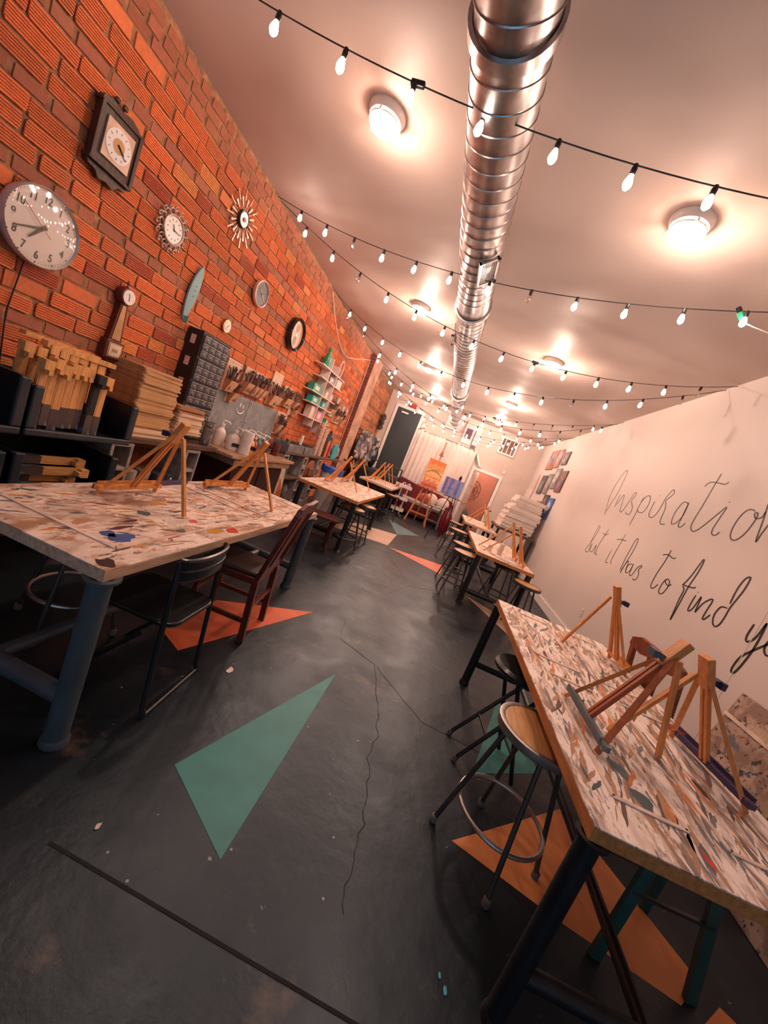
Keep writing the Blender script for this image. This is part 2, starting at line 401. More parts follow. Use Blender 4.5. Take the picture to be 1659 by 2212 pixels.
# barred interior window
wx0, wx1, wz0, wz1 = 1.12, 1.66, 2.83, 3.36
b = MB()
for a, c in (((wx0, YF - .04, wz0), (wx1, YF, wz0 + .05)), ((wx0, YF - .04, wz1 - .05), (wx1, YF, wz1)), ((wx0, YF - .04, wz0 + .05), (wx0 + .05, YF, wz1 - .05)), ((wx1 - .05, YF - .04, wz0 + .05), (wx1, YF, wz1 - .05))): b.box2(a, c)
for i in range(1, 4): x = wx0 + (wx1 - wx0) * i / 4; b.box2((x - .012, YF - .03, wz0 + .05), (x + .012, YF - .005, wz1 - .05))
w2 = struct(b.build('window_2', m_trim), 'small white barred window high on the back wall', 'window')
b = MB(); b.box2((wx0 + .05, YF - .008, wz0 + .05), (wx1 - .05, YF - .002, wz1 - .05)); b.build('pane', mat('dusky_pane', (.22, .10, .07), .25), w2)
WORDS = {
'inspiration':[[(6.318,1.871),(6.455,2.2),(6.422,2.434),(6.338,2.587),(6.281,2.591),(6.248,2.548),(6.239,2.411),(6.243,2.21),(6.298,2.054),(6.314,1.936)],[(6.121,2.016),(6.13,2.178),(6.122,2.215)],[(6.084,2.057),(6.041,2.19),(5.991,2.204),(5.93,2.032),(5.903,1.981),(5.836,1.973),(5.773,2.115),(5.74,2.244),(5.691,2.262),(5.674,2.231),(5.708,2.142),(5.605,2.058),(5.585,1.969),(5.657,1.95),(5.726,1.974)],[(5.452,1.811),(5.446,1.938),(5.447,2.159),(5.426,2.214)],[(5.447,2.137),(5.386,2.223),(5.295,2.228),(5.244,2.129),(5.279,2.02),(5.386,2.006),(5.448,2.038)],[(5.141,2.178),(5.14,2.033),(5.099,1.98),(5.015,1.974),(4.961,2.07),(4.947,2.21),(4.903,2.31),(4.864,2.33),(4.835,2.284),(4.894,2.223),(4.916,2.192),(4.854,2.099),(4.837,1.964),(4.788,1.916),(4.708,1.926)],[(5.1,2.256),(5.08,2.249)],[(4.486,2.184),(4.54,2.201),(4.595,2.185),(4.639,2.062),(4.61,1.954),(4.55,1.952),(4.482,2.041),(4.491,2.198),(4.482,2.041),(4.479,1.952),(4.429,1.923),(4.379,1.979)],[(4.229,2.523),(4.245,2.384),(4.26,2.183),(4.278,2.029),(4.264,1.946),(4.201,1.912),(4.122,1.965),(4.006,2.108),(3.932,2.193),(3.947,2.083),(3.961,1.972),(3.938,1.925),(3.892,1.919),(3.857,1.956)],[(4.38,2.384),(4.325,2.432),(4.208,2.425),(4.105,2.414),(4.071,2.438)],[(3.938,2.245),(3.925,2.239)],[(3.596,2.185),(3.667,2.193),(3.718,2.138),(3.738,2.033),(3.72,1.947),(3.673,1.911),(3.622,1.927),(3.575,1.999),(3.551,2.113),(3.561,2.168),(3.591,2.165),(3.557,2.124),(3.504,2.139),(3.496,2.188)],[(3.515,2.267),(3.478,2.122),(3.437,1.936),(3.422,2.022),(3.394,2.132),(3.369,2.16),(3.337,2.061),(3.314,1.999)]],
'but':[[(6.34,1.394),(6.335,1.607),(6.317,1.688),(6.268,1.656),(6.283,1.536),(6.34,1.394),(6.399,1.288),(6.365,1.249),(6.276,1.26),(6.274,1.34),(6.308,1.394)],[(6.255,1.404),(6.234,1.295),(6.147,1.287),(6.102,1.407),(6.072,1.302),(6.011,1.277)],[(5.958,1.687),(6.007,1.53),(6.033,1.399),(5.999,1.292),(5.921,1.276)],[(6.091,1.605),(5.964,1.592),(5.903,1.626)]],
'it':[[(5.596,1.424),(5.599,1.271),(5.576,1.241),(5.527,1.252)],[(5.431,1.691),(5.446,1.557),(5.465,1.417),(5.467,1.29),(5.416,1.256)],[(5.586,1.578),(5.495,1.605),(5.379,1.603),(5.339,1.617)],[(5.607,1.458),(5.605,1.465)]],
'has':[[(5.141,1.237),(5.151,1.418),(5.136,1.614),(5.109,1.678),(5.068,1.647),(5.067,1.501),(5.098,1.323),(5.108,1.213),(5.107,1.289),(5.079,1.366),(5.048,1.378),(5.021,1.279),(4.994,1.244)],[(4.942,1.372),(5.015,1.344),(5.012,1.27),(4.971,1.246),(4.925,1.293),(4.923,1.381),(4.909,1.277),(4.882,1.237),(4.839,1.265),(4.81,1.354),(4.759,1.397),(4.734,1.389),(4.765,1.345),(4.721,1.297),(4.719,1.238),(4.77,1.213),(4.794,1.227)]],
'to':[[(4.378,1.672),(4.386,1.544),(4.413,1.4),(4.417,1.269),(4.389,1.231),(4.349,1.239),(4.306,1.294)],[(4.476,1.597),(4.389,1.616),(4.289,1.597),(4.246,1.612)],[(4.227,1.371),(4.248,1.329),(4.251,1.248),(4.22,1.219),(4.171,1.239),(4.145,1.317),(4.164,1.372),(4.217,1.383),(4.216,1.348),(4.153,1.327),(4.115,1.352)]],
'find':[[(3.966,1.389),(3.921,1.484),(3.889,1.621),(3.874,1.676),(3.857,1.661),(3.857,1.55),(3.879,1.4),(3.88,1.22),(3.883,1.071),(3.888,1.061),(3.895,1.116),(3.911,1.259),(3.915,1.356),(3.957,1.384)],[(3.967,1.397),(3.879,1.4),(3.807,1.41),(3.795,1.423)],[(3.739,1.358),(3.746,1.301),(3.746,1.222),(3.724,1.206),(3.695,1.249),(3.672,1.365),(3.659,1.286),(3.65,1.224),(3.619,1.316),(3.564,1.377),(3.534,1.376),(3.54,1.285),(3.541,1.21),(3.518,1.207),(3.482,1.263)],[(3.739,1.392),(3.728,1.39)],[(3.357,1.369),(3.399,1.367),(3.43,1.348),(3.445,1.278),(3.419,1.216),(3.378,1.198),(3.349,1.232),(3.339,1.306),(3.337,1.39),(3.305,1.538),(3.303,1.646),(3.326,1.653),(3.351,1.619),(3.366,1.532),(3.359,1.41)]],
'your':[[(3.074,1.349),(3.08,1.25),(3.055,1.213),(3.011,1.265),(2.99,1.393)],[(2.99,1.393),(2.981,1.304),(2.982,1.159),(3.006,1.016),(3.03,0.967),(3.054,0.989),(3.038,1.095),(2.966,1.193),(2.903,1.266)],[(2.866,1.317),(2.908,1.288),(2.911,1.229),(2.876,1.194),(2.838,1.217),(2.817,1.276),(2.832,1.317),(2.866,1.317)]],
}
# ================================================================ CEILING THINGS
m_galv = None
def galv():
    m, nt, b = _base('galvanised'); v = coords(nt)
    nt.links.new(mixc(nt, ramp(nt, noise(nt, v, 9, 4), .35, .65), (.40, .36, .35), (.62, .57, .55)), b.inputs['Base Color'])
    b.inputs['Metallic'].default_value = 1; nt.links.new(ramp(nt, noise(nt, v, 14, 4), .3, .7, .28, .40), b.inputs['Roughness'])
    return m
m_galv = galv()
DC = (-.437, 3.246); DR = .168
dt = thing('air_duct', 'long spiral galvanised air duct running under the ceiling', 'duct', (DC[0], 0, DC[1]))
def duct_seg(y0, y1, r, pitch=.115):
    b = MB(); n = 40
    prof = []; y = y0
    while y < y1:
        e = min(y + pitch, y1)
        prof += [(r, y), (r, e - .012), (r + .005, e - .009), (r + .005, e - .003)]
        y = e
    prof.append((r, y1))
    # the seams wind: shear every ring by its angle
    vs = []; fs = []
    for rr, yy in prof:
        for t in range(n):
            a = 2 * PI * t / n; sh = pitch * (t / n) if y0 + .2 < yy < y1 - .2 else 0
            vs.append((rr * math.cos(a), yy + sh * 0.55 * math.sin(a), rr * math.sin(a)))
    m = len(prof)
    for i in range(m - 1):
        for t in range(n): u = (t + 1) % n; fs.append((i * n + t, i * n + u, (i + 1) * n + u, (i + 1) * n + t))
    b.add(vs, fs); return b
duct_seg(-1.0, 4.25, DR).build('duct_section', m_galv, dt, smooth=True)
duct_seg(4.25, 8.3, DR - .008).build('duct_section', m_galv, dt, smooth=True)
duct_seg(8.3, 12.5, DR - .016).build('duct_section', m_galv, dt, smooth=True)
for y in (1.72, 4.25, 8.3, 11.6):
    b = MB(); b.lathe([(DR + .004, -.03), (DR + .022, -.028), (DR + .022, .028), (DR + .004, .03)], 36, T(0, y, 0) @ RX(-PI / 2), cap=False); b.build('collar', m_galv, dt, smooth=True)
b = MB(); b.box((0, 12.54, -.06), (.5, .05, .42)); b.build('wall_flange', mat('flange_white', (.75, .72, .7), .4), dt, bevel=.005)
m_black = mat('black_plastic', (.010, .010, .012), .4)
for y, ang in ((3.27, math.radians(-52)), (5.15, math.radians(190)), (8.75, math.radians(-52))):
    M = T(0, y, 0) @ RY(-ang)
    b = MB(); b.box2((DR - .005, -.17, -.075), (DR + .02, -.15, .075), M); b.box2((DR - .005, .15, -.075), (DR + .02, .17, .075), M)
    b.box2((DR - .005, -.17, .06), (DR + .02, .17, .075), M); b.box2((DR - .005, -.17, -.075), (DR + .02, .17, -.06), M)
    for k in range(9): zz = -.05 + k * .0125; b.box2((DR - .002, -.15, zz - .002), (DR + .012, .15, zz + .002), M)
    rg = b.build('register', m_galv, dt)
    b = MB(); b.box2((DR + .015, .15, .06), (DR + .035, .175, .08), M); b.box2((DR + .015, -.175, .06), (DR + .035, -.15, .08), M); b.build('damper_lever', m_black, rg)
for y in (.6, 2.6, 4.6, 6.6, 8.6, 10.6):
    b = MB(); b.tube([(DR * math.cos(a), y, DR * math.sin(a)) for a in [PI * k / 10 for k in range(11)]], .004, 6); b.tube([(0, y, DR), (0, y, H - DC[1])], .005, 6); b.build('hanger_strap', m_galv, dt)

# ---- round ceiling lamps
m_lampglass = glass('lamp_glass', (1, .93, .88), .80, .1)
m_hot = emit('lamp_filament', (1, .84, .74), 60)
m_clip = mat('lamp_clip', (.85, .78, .72), .35, var=.02)
def lamp(x, y, label, watt=1.):
    t = thing('ceiling_lamp', label, 'lamp', (x, y, H), group='round ceiling lamps')
    b = MB(); b.lathe([(0.001, 0), (.125, 0), (.125, -.010), (.112, -.04), (.108, -.045), (.10, -.038), (.05, -.034), (.001, -.034)], 32); b.build('canopy', mat('lamp_pan', (.78, .68, .62), .35, var=.02), t, smooth=True)
    b = MB(); b.lathe([(.100, -.062), (.104, -.072), (.098, -.09), (.08, -.105), (.05, -.115), (.001, -.118)], 32); dsh = b.build('glass_dish', m_lampglass, t, smooth=True)
    b = MB(); b.tube([(.102 * math.cos(a), .102 * math.sin(a), -.064) for a in [2 * PI * k / 32 for k in range(32)]], .006, 6, True); b.build('rim', m_clip, dsh, smooth=True)
    for k in range(3):
        a = .5 + k * 2 * PI / 3; b = MB(); b.tube([(.10 * math.cos(a), .10 * math.sin(a), -.034), (.118 * math.cos(a), .118 * math.sin(a), -.064)], .006, 6); b.blob((.12 * math.cos(a), .12 * math.sin(a), -.068), .008, 8); b.build('clip', m_clip, t, smooth=True)
    b = MB(); b.blob((.02, .02, -.062), (.032, .032, .016), 12); b.build('light_bulb', m_hot, t, smooth=True)
    l = bpy.data.lights.new('lamp_light', 'POINT'); l.energy = LAMP_W * watt; l.color = LAMP_COL; l.shadow_soft_size = .05
    o = bpy.data.objects.new('lamp_light', l); COL.objects.link(o); o.parent = t; o.location = (.02, .02, -.094)
LP = [(-1.25, 2.66, 'round glass ceiling lamp nearest the brick wall clocks'), (.78, 2.80, 'round glass ceiling lamp nearest the handwritten wall'),
      (-1.22, 5.45, 'glowing ceiling lamp left of the duct, second from the front'), (.73, 5.75, 'glowing ceiling lamp right of the duct, second from the front'),
      (-1.23, 8.4, 'glowing ceiling lamp left of the duct, third from the front'), (.68, 8.9, 'glowing ceiling lamp right of the duct, third from the front'),
      (.72, 11.4, 'farthest ceiling lamp right of the duct, before the back wall'), (-1.25, 11.2, 'farthest ceiling lamp left of the duct, before the back wall')]
for k_, p in enumerate(LP): lamp(*p, watt=(.58 if k_ < 2 else 1.))   # the two front lamps burn dimmer

# ---- string lights zigzagging between hooks
SPANS = [(1.84, 2.17, .38), (3.92, 2.76, .39), (3.98, 4.63, .55), (6.0, 4.80, .68), (5.85, 7.25, .90), (9.9, 7.50, .48),
         (8.3, 9.80, .65), (10.1, 9.95, .75), (10.2, 11.3, .70), (11.9, 11.5, .70)]
UNLIT = {1: (3, 8), 2: (3, 14), 3: (11, 14), 4: (1, 2, 13, 14), 5: (12, 13, 14), 6: (14,)}
m_cord = mat('black_cord', (.012, .010, .010), .5)
m_bulb = emit('string_bulb', (1, .78, .66), BULB_E)
m_dead = glass('bulb_glass', (1, .96, .93), .80)
sock = MB(); sock.lathe([(.001, .004), (.010, .003), (.011, -.008), (.0135, -.012), (.0125, -.038), (.011, -.040)], 8)
bl = MB(); bl.lathe([(.009, -.038), (.013, -.050), (.0185, -.065), (.0205, -.078), (.018, -.091), (.010, -.101), (.001, -.105)], 8)
sock_me = sock.build('socket', m_cord, smooth=True); bulb_me = bl.build('bulb', m_bulb, smooth=True); dead_me = bl.build('bulb', m_dead, smooth=True)
protos = (sock_me, bulb_me, dead_me)
STR = ['string of bulbs nearest the camera, crossing the top of the picture', 'second string of bulbs, passing the green plug on the right',
       'third string of bulbs, from the first left hook down to the right wall', 'fourth string of bulbs, rising to the right wall hook',
       'fifth string of bulbs, starting beside the loose white cord', 'sixth string of bulbs, ending at the second right wall hook',
       'seventh string of bulbs across the middle of the room', 'eighth string of bulbs towards the back of the room',
       'ninth string of bulbs, last but one before the back wall', 'tenth string of bulbs, nearest the back wall']
for i in range(len(SPANS)):
    x0, x1 = XL + .02 + (.12 if i in (5,) else 0), XR - .02; y0, y1, SG = SPANS[i]; z0 = H - .03; L = math.hypot(x1 - x0, y1 - y0)
    P = lambda t: Vector((x0 + (x1 - x0) * t, y0 + (y1 - y0) * t, z0 - 4 * SG * t * (1 - t)))
    t0 = thing('string_light', STR[i], 'string light', (x0, y0, z0), group='café string lights')
    o0 = Vector((x0, y0, z0))
    b = MB(); b.tube([P(k / 40) - o0 for k in range(41)], .0035, 5); b.build('cord', m_cord, t0)
    b = MB(); b.tube([Vector((0, 0, 0)), Vector((0, 0, .015)), Vector((-.015, 0, .02))], .005, 6); b.build('hook', m_galv, t0)
    n = int(L * 1.06 / (.375 if i == 0 else .345))
    for k in range(1, n):
        t = k / n; s = sock_me.copy(); COL.objects.link(s); s.parent = t0; s.location = P(t) - o0
        s.rotation_euler = (random.uniform(-.12, .12), random.uniform(-.12, .12), 0)
        kk = k
        q = (dead_me if kk in UNLIT.get(i, ()) else bulb_me).copy(); COL.objects.link(q); q.parent = s
    if i in (0, 2, 5):
        p = P(.36 if i == 0 else .60); b = MB(); b.box(tuple(p - o0), (.07, .022, .026), None); b.build('plug_joint', m_black, t0, bevel=.005)
for p in protos: bpy.data.objects.remove(p)
# green plug and white cord on the right
t = thing('extension_cord', 'white extension cord with a green plug under the second bulb string', 'cord', (1.36, 3.01, 3.235))
b = MB(); b.lathe([(.001, 0), (.016, -.004), (.019, -.03), (.015, -.055), (.008, -.07), (.001, -.072)], 12, RY(-.75)); b.build('green_plug', mat('green_plug', (.03, .38, .20), .4), t, smooth=True)
b = MB(); b.tube([Vector((.05, 0, -.055)) * (1 - k / 14) + Vector((XR - 1.345 - .02, -.25, .0)) * (k / 14) + Vector((0, 0, -.35 * 4 * (k / 14) * (1 - k / 14) * .25)) for k in range(15)], .004, 6); b.build('cable', m_trim, t, smooth=True)
b = MB(); b.lathe([(.001, .035), (.016, .03), (.017, .0), (.001, -.004)], 10, RY(-.75)); b.build('black_socket', m_black, t, smooth=True)
# white cable looping down the brick wall
b = MB(); b.tube([(XL + .02, 5.85 + 1.75 * u, 3.45 - .52 * math.sin(PI * u * .62) if u < 1 else 2.98) for u in [k / 16 for k in range(17)]] + [(XL + .02, 7.9, 3.05), (XL + .02, 8.4, 3.2), (XL + .02, 8.92, 3.35), (XL + .02, 8.95, 3.2), (XL + .02, 8.96, 1.1)], .006, 6)
single(b, 'wall_cable', m_trim, 'white cable looping along the top of the brick wall and down the pilaster', 'cable', smooth=True)
# exit sign and small vent over the steel door
t = thing('exit_sign', 'small red sign above the steel door', 'sign', (-1.88, YF - .03, 3.235)); b = MB(); b.box((0, 0, 0), (.24, .05, .13)); b.build('sign_box', mat('sign_red', (.42, .03, .03), .5), t, bevel=.004)
# ================================================================ LETTERING
m_ink = mat('black_wall_paint', (.025, .017, .014), .5, var=.1)
LW = {'inspiration': 'large handwritten black word Inspiration on the pale wall', 'but': 'small handwritten black word but, first of the lower line',
      'it': 'small handwritten black word it, between but and has', 'has': 'small handwritten black word has, after it',
      'to': 'handwritten black word to, between has and find', 'find': 'handwritten black word find with a tall looping f', 'your': 'handwritten black word beginning yo at the picture edge'}
def smooth_path(p, n=5):
    if len(p) < 3: return p
    out = []; q = [p[0]] + list(p) + [p[-1]]
    for i in range(1, len(q) - 2):
        a, b_, c, d = q[i - 1], q[i], q[i + 1], q[i + 2]
        for k in range(n):
            t = k / n
            out.append(tuple(.5 * (2 * b_[j] + (c[j] - a[j]) * t + (2 * a[j] - 5 * b_[j] + 4 * c[j] - d[j]) * t * t + (3 * b_[j] - a[j] - 3 * c[j] + d[j]) * t ** 3) for j in (0, 1)))
    out.append(p[-1]); return out
for k, ss in WORDS.items():
    b = MB(); wd = {'inspiration': .0060, 'but': .0056, 'it': .0056, 'has': .0058, 'to': .0066, 'find': .0072, 'your': .0078}[k]
    for s_ in ss:
        p = smooth_path(s_); m = len(p)
        for i, (y, z) in enumerate(p):
            a = p[max(0, i - 1)]; c = p[min(m - 1, i + 1)]; dx, dz = c[0] - a[0], c[1] - a[1]; L = math.hypot(dx, dz) or 1
            hw = wd * (.75 + .45 * abs(dz) / L) * (.6 if i in (0, m - 1) else 1)
            # brushed stroke: heavier where the brush moves down
            b.v.append((XR - .0015, y - dz / L * hw, z + dx / L * hw)); b.v.append((XR - .0015, y + dz / L * hw, z - dx / L * hw))
        k0 = len(b.v) - 2 * m
        for i in range(m - 1): b.f.append((k0 + 2 * i, k0 + 2 * i + 1, k0 + 2 * i + 3, k0 + 2 * i + 2)); b.mi.append(0)
    xs, ys, zs = zip(*b.v); c0 = (XR, (min(ys) + max(ys)) / 2, min(zs))
    b.v = [(x - c0[0], y - c0[1], z - c0[2]) for x, y, z in b.v]
    tag(b.build('painted_word', m_ink, loc=c0), LW[k], 'lettering', 'handwritten wall quote')
# ================================================================ TABLES
m_top1 = splat('painted_top_light', (.93, .76, .65), [((.40, .22, .13), 3.2, .50, .13), ((.95, .80, .70), 5, .55, .05), ((.50, .28, .16), 7, .55, .08), ((.14, .10, .09), 10, .62, .03), ((.10, .10, .11), 6, .65, .03), ((.09, .17, .22), 6.2, .66, .02), ((.62, .16, .06), 9.5, .655, .02)], (2.2, 1, 2), 3)
m_top2 = splat('painted_top_scraped', (.92, .74, .64), [((.36, .22, .15), 3.2, .47, .12), ((.97, .85, .78), 6, .50, .06), ((.22, .18, .17), 5.5, .56, .06), ((.52, .24, .10), 4.5, .62, .03), ((.97, .84, .76), 9, .55, .05), ((.09, .16, .20), 7, .645, .02), ((.10, .08, .08), 22, .63, .03), ((.70, .20, .08), 13, .68, .02)], (3.2, .8, 2), 11)
m_top3 = splat('painted_top_worn', (.90, .70, .58), [((.45, .27, .18), 6, .50, .10), ((.20, .15, .13), 13, .60, .04)], (2.4, 1, 2), 5)
m_edge_pale = wood('pale_edge', (.70, .46, .30), .5, 'Y')
m_edge_orange = wood('orange_edge', (.62, .24, .07), .5, 'Y')
m_slate = mat('slate_metal', (.075, .095, .11), .42, var=.12, scale=6)
m_blackm = mat('black_metal', (.012, .013, .016), .4, var=.15)
m_mold = mat('moulding_paint', (.85, .66, .54), .5, var=.16, scale=12)
def blot(b, x, y, r, z):
    n = 14; ph = random.random() * 9
    b.prism([(x + r[0] * (1 + .25 * math.sin(3 * a + ph) + random.uniform(-.12, .12)) * math.cos(a), y + r[1] * (1 + .2 * math.cos(2 * a + ph)) * math.sin(a)) for a in [2 * PI * k / n for k in range(n)]], z, z + .0012)
def table(x0, x1, y0, y1, label, mtop, medge, mleg, legr=.038, foot=.2, th=.045, molds=None, blots=(), inset=.045, strokes=None):
    cx, cy = (x0 + x1) / 2, (y0 + y1) / 2; hx, hy = (x1 - x0) / 2, (y1 - y0) / 2
    t = thing('work_table', label, 'table', (cx, cy, 0), group='paint-covered work tables')
    b = MB(); b.box2((-hx, -hy, TT - th), (hx, hy, TT - .004)); b.m = 1; b.box2((-hx + .001, -hy + .001, TT - .004), (hx - .001, hy - .001, TT))
    b.m = 2
    for (a0, a1, c0, c1) in (molds or []):
        w_ = .008
        for q0, q1 in (((a0, c0), (a1, c0)), ((a1, c0), (a1, c1)), ((a1, c1), (a0, c1)), ((a0, c1), (a0, c0))):
            b.beam((q0[0], q0[1], TT + .002), (q1[0], q1[1], TT + .002), w_ * 2, .006)
    cols = []
    for k, (bx, by, r, mm) in enumerate(blots): cols.append(mm); b.m = 3 + k; blot(b, bx - cx, by - cy, r, TT)
    if strokes:
        n_, smats, ang, lmin, lmax = strokes; k0 = 3 + len(cols)
        for q in range(n_):
            L = random.uniform(lmin, lmax); w_ = min(.011, L * random.uniform(.03, .12)); a = ang + random.gauss(0, .22); ca, sa = math.cos(a), math.sin(a)
            px, py = random.uniform(-hx + .05, hx - .05), random.uniform(-hy + .06, hy - .06); b.m = k0 + random.randrange(len(smats)); zz = TT + .0004 + .00001 * (q % 40)
            m_ = 9; pts = []
            for j in range(2 * m_):
                u = (j if j < m_ else 2 * m_ - 1 - j) / (m_ - 1); s_ = 1 if j < m_ else -1
                ww = s_ * w_ * (math.sin(PI * u) ** .6 + .05) * random.uniform(.45, 1.1); l_ = (u - .5) * L
                gx, gy = px + l_ * ca - ww * sa, py + l_ * sa + ww * ca
                pts.append((max(-hx + .004, min(hx - .004, gx)), max(-hy + .004, min(hy - .004, gy))))
            b.prism(pts, TT, zz)
        cols = cols + smats
    b.build('tabletop', [medge, mtop, m_mold] + cols, t)
    for sx in (-1, 1):
        for sy in (-1, 1):
            b = MB(); X, Y_ = sx * (hx - inset), sy * (hy - inset)
            b.tube([(X, Y_, .02), (X, Y_, TT - th)], legr, 14); b.lathe([(legr * 1.2, 0), (legr * 1.2, .015), (legr * 1.05, .03)], 14, T(X, Y_, 0)); b.lathe([(legr * 1.5, TT - th - .01), (legr * 1.5, TT - th)], 14, T(X, Y_, 0))
            b.build('leg', mleg, t, smooth=True)
    for sy in (-1, 1):
        b = MB(); b.tube([(-(hx - inset), sy * (hy - inset), foot), (hx - inset, sy * (hy - inset), foot)], legr * .85, 12); b.build('crossbar', mleg, t, smooth=True)
    b = MB(); b.tube([(0, -(hy - inset), foot), (0, hy - inset, foot)], legr * .7, 12); b.build('stretcher', mleg, t, smooth=True)
    b = MB()
    for sx in (-1, 1): b.box2((sx * (hx - .17) - .02, -(hy - .12), TT - th - .06), (sx * (hx - .17) + .02, hy - .12, TT - th))
    b.build('apron', mleg, t)
    return t
pb = lambda n, c: mat(n, c, .4, var=.1)
blu, red, ylw, gry, drk, pnk, brn = pb('paint_blue', (.04, .11, .36)), pb('paint_red', (.60, .05, .03)), pb('paint_yellow', (.62, .30, .04)), pb('paint_slate', (.08, .13, .15)), pb('paint_dark', (.03, .02, .02)), pb('paint_pink', (.75, .10, .10)), pb('paint_plum', (.12, .03, .05))
whi, tan, umb, sla, ora = pb('paint_white', (.92, .80, .72)), pb('paint_tan', (.50, .28, .16)), pb('paint_umber', (.16, .09, .07)), pb('paint_grey', (.22, .20, .20)), pb('paint_orange', (.75, .22, .06))
table(-1.78, -.97, 1.15, 3.40, 'long paint-splattered table in the left foreground, in front of the black bins', m_top1, m_edge_pale, m_slate, .042, .20, inset=.035, strokes=(380, [whi, whi, tan, tan, umb, umb, sla, tan, umb, gry, ylw, ora], 1.2, .02, .12),
      molds=[(-.30, .28, -.96, .2), (-.30, .28, .32, .98)],
      blots=[(-1.17, 1.42, (.04, .055), blu), (-1.22, 1.40, (.03, .03), blu), (-1.02, 1.20, (.035, .03), drk), (-1.20, 1.93, (.02, .03), pnk), (-1.10, 1.62, (.015, .10), red), (-1.13, 1.74, (.02, .03), gry), (-1.03, 2.05, (.03, .05), red), (-1.06, 1.93, (.03, .06), ylw), (-1.36, 1.75, (.03, .03), gry), (-1.25, 1.5, (.012, .06), brn), (-1.3, 1.6, (.01, .05), brn), (-1.45, 1.95, (.02, .06), ylw)])
table(-1.88, -.98, 5.10, 7.45, 'middle table on the left side with two tripod easels and a white bottle', m_top3, m_edge_orange, m_blackm)
table(-1.98, -1.12, 9.3, 11.3, 'farthest table on the left, near the steel door railing', m_top3, m_edge_pale, m_blackm)
table(.75, 1.60, 1.07, 3.12, 'scraped paint-covered table in the right foreground with an orange edge', m_top2, m_edge_orange, m_blackm, .033, .20, inset=.026, strokes=(520, [whi, whi, whi, tan, tan, tan, umb, umb, sla, sla, whi, tan, gry, ora], 1.35, .04, .22),
      molds=[(-.30, -.06, -.85, -.05), (-.30, -.06, .15, .88), (.07, .32, -.85, -.05), (.07, .32, .15, .88)],
      blots=[(.93, 2.3, (.012, .06), brn), (1.35, 1.55, (.012, .05), drk), (1.0, 1.3, (.03, .05), gry), (1.12, 1.16, (.012, .03), red), (.98, 1.42, (.02, .05), gry)])
table(.75, 1.54, 5.18, 7.27, 'middle table along the pale right wall with a white squeeze bottle', m_top3, m_edge_orange, m_blackm)
table(.76, 1.52, 8.75, 10.6, 'farthest table on the right, in front of the open white door', m_top3, m_edge_pale, m_blackm)

# ================================================================ TABLETOP EASELS
m_easel = wood('easel_beech', (.74, .30, .08), .45, 'Z', .12)
m_easel_d = wood('easel_red_brown', (.46, .13, .05), .45, 'Z', .12)
m_ledge_blue = splat('ledge_slate', (.13, .17, .20), [((.3, .25, .22), 16, .6, .05)])
m_ledge_violet = splat('ledge_violet', (.06, .04, .12), [((.45, .08, .05), 10, .6, .05)])
def easel(x, y, rz, label, w=.19, d=.36, hh=.46, ledge=None, z=TT, leg2=None, small=False):
    t = thing('tabletop_easel', label, 'easel', (x, y, z), rz, 'small wooden tripod easels on the tables')
    ap = Vector((0, .21, hh))          # local: front = -y
    lw, ld = .020, .016
    b = MB(); b.beam((-w, 0, .008), (-.016, ap.y - .01, hh - .03), lw, ld); b.build('front_leg', m_easel, t)
    b = MB(); b.beam((w, 0, .008), (.016, ap.y - .01, hh - .03), lw, ld); b.build('front_leg', leg2 or m_easel, t)
    b = MB(); b.beam((0, d, .008), (0, ap.y + .02, hh - .05), lw, ld); b.build('rear_leg', m_easel, t)
    b = MB()
    for s in (-1, 1): b.beam((s * .012, .02, .045), (s * .012, ap.y, hh), .014, .018)
    b.build('mast', leg2 or m_easel, t)
    sl = Vector((0, ap.y - .02, hh - .045)).normalized()
    b = MB(); b.beam(ap - sl * .10, ap + sl * .035, .058, .030); b.build('head_block', m_easel, t, bevel=.003)
    b = MB(); b.beam(ap - sl * .07 + Vector((0, -.05, .012)), ap - sl * .07 + Vector((0, .0, .0)), .022, .022); b.box(tuple(ap - sl * .07 + Vector((0, -.055, .008))), (.05, .02, .03)); b.build('top_clamp', m_ledge_violet if ledge is None else ledge, t)
    b = MB(); b.beam((-w - .02, .012, .045), (w + .02, .012, .045), .03, .022); b.box((0, -.008, .062), (2 * w, .008, .018)); b.build('ledge', ledge or m_easel, t)
    return t
R90 = PI / 2
# left side tables: canvas ledge towards the brick wall (local -y -> -x)
easel(-1.62, 1.91, -R90, 'tall wooden tripod easel nearest the black bins on the left table', .20, .37, .46)
easel(-1.60, 2.86, -R90 - .15, 'wooden tripod easel near the far end of the left foreground table', .24, .46, .45)
easel(-1.72, 5.95, -R90, 'left wooden easel of the pair on the middle left table', .2, .5, .47)
easel(-1.70, 6.85, -R90, 'right wooden easel of the pair on the middle left table', .2, .5, .47)
easel(-1.82, 9.85, -R90, 'front wooden easel on the farthest left table', .2, .42, .50)
easel(-1.80, 10.45, -R90 + .2, 'middle wooden easel on the farthest left table', .2, .42, .50)
easel(-1.78, 10.95, -R90, 'rear wooden easel on the farthest left table', .2, .42, .50)
easel(1.52, 2.68, R90, 'single easel at the far end of the right foreground table', .12, .38, .47)
easel(.90, 1.64, -R90, 'easel with a slate-blue ledge facing the aisle on the right table', .19, .33, .46, m_ledge_blue, leg2=m_easel_d)
easel(1.47, 1.72, R90 + .12, 'easel with a violet ledge facing the pale wall on the right table', .20, .44, .43, m_ledge_violet)
easel(1.36, 5.75, R90, 'rear easel of the pair on the middle right table', .14, .55, .48)
easel(1.40, 5.42, R90, 'front easel of the pair on the middle right table', .14, .55, .48)
easel(1.36, 9.2, R90, 'front easel on the farthest right table', .15, .5, .46)
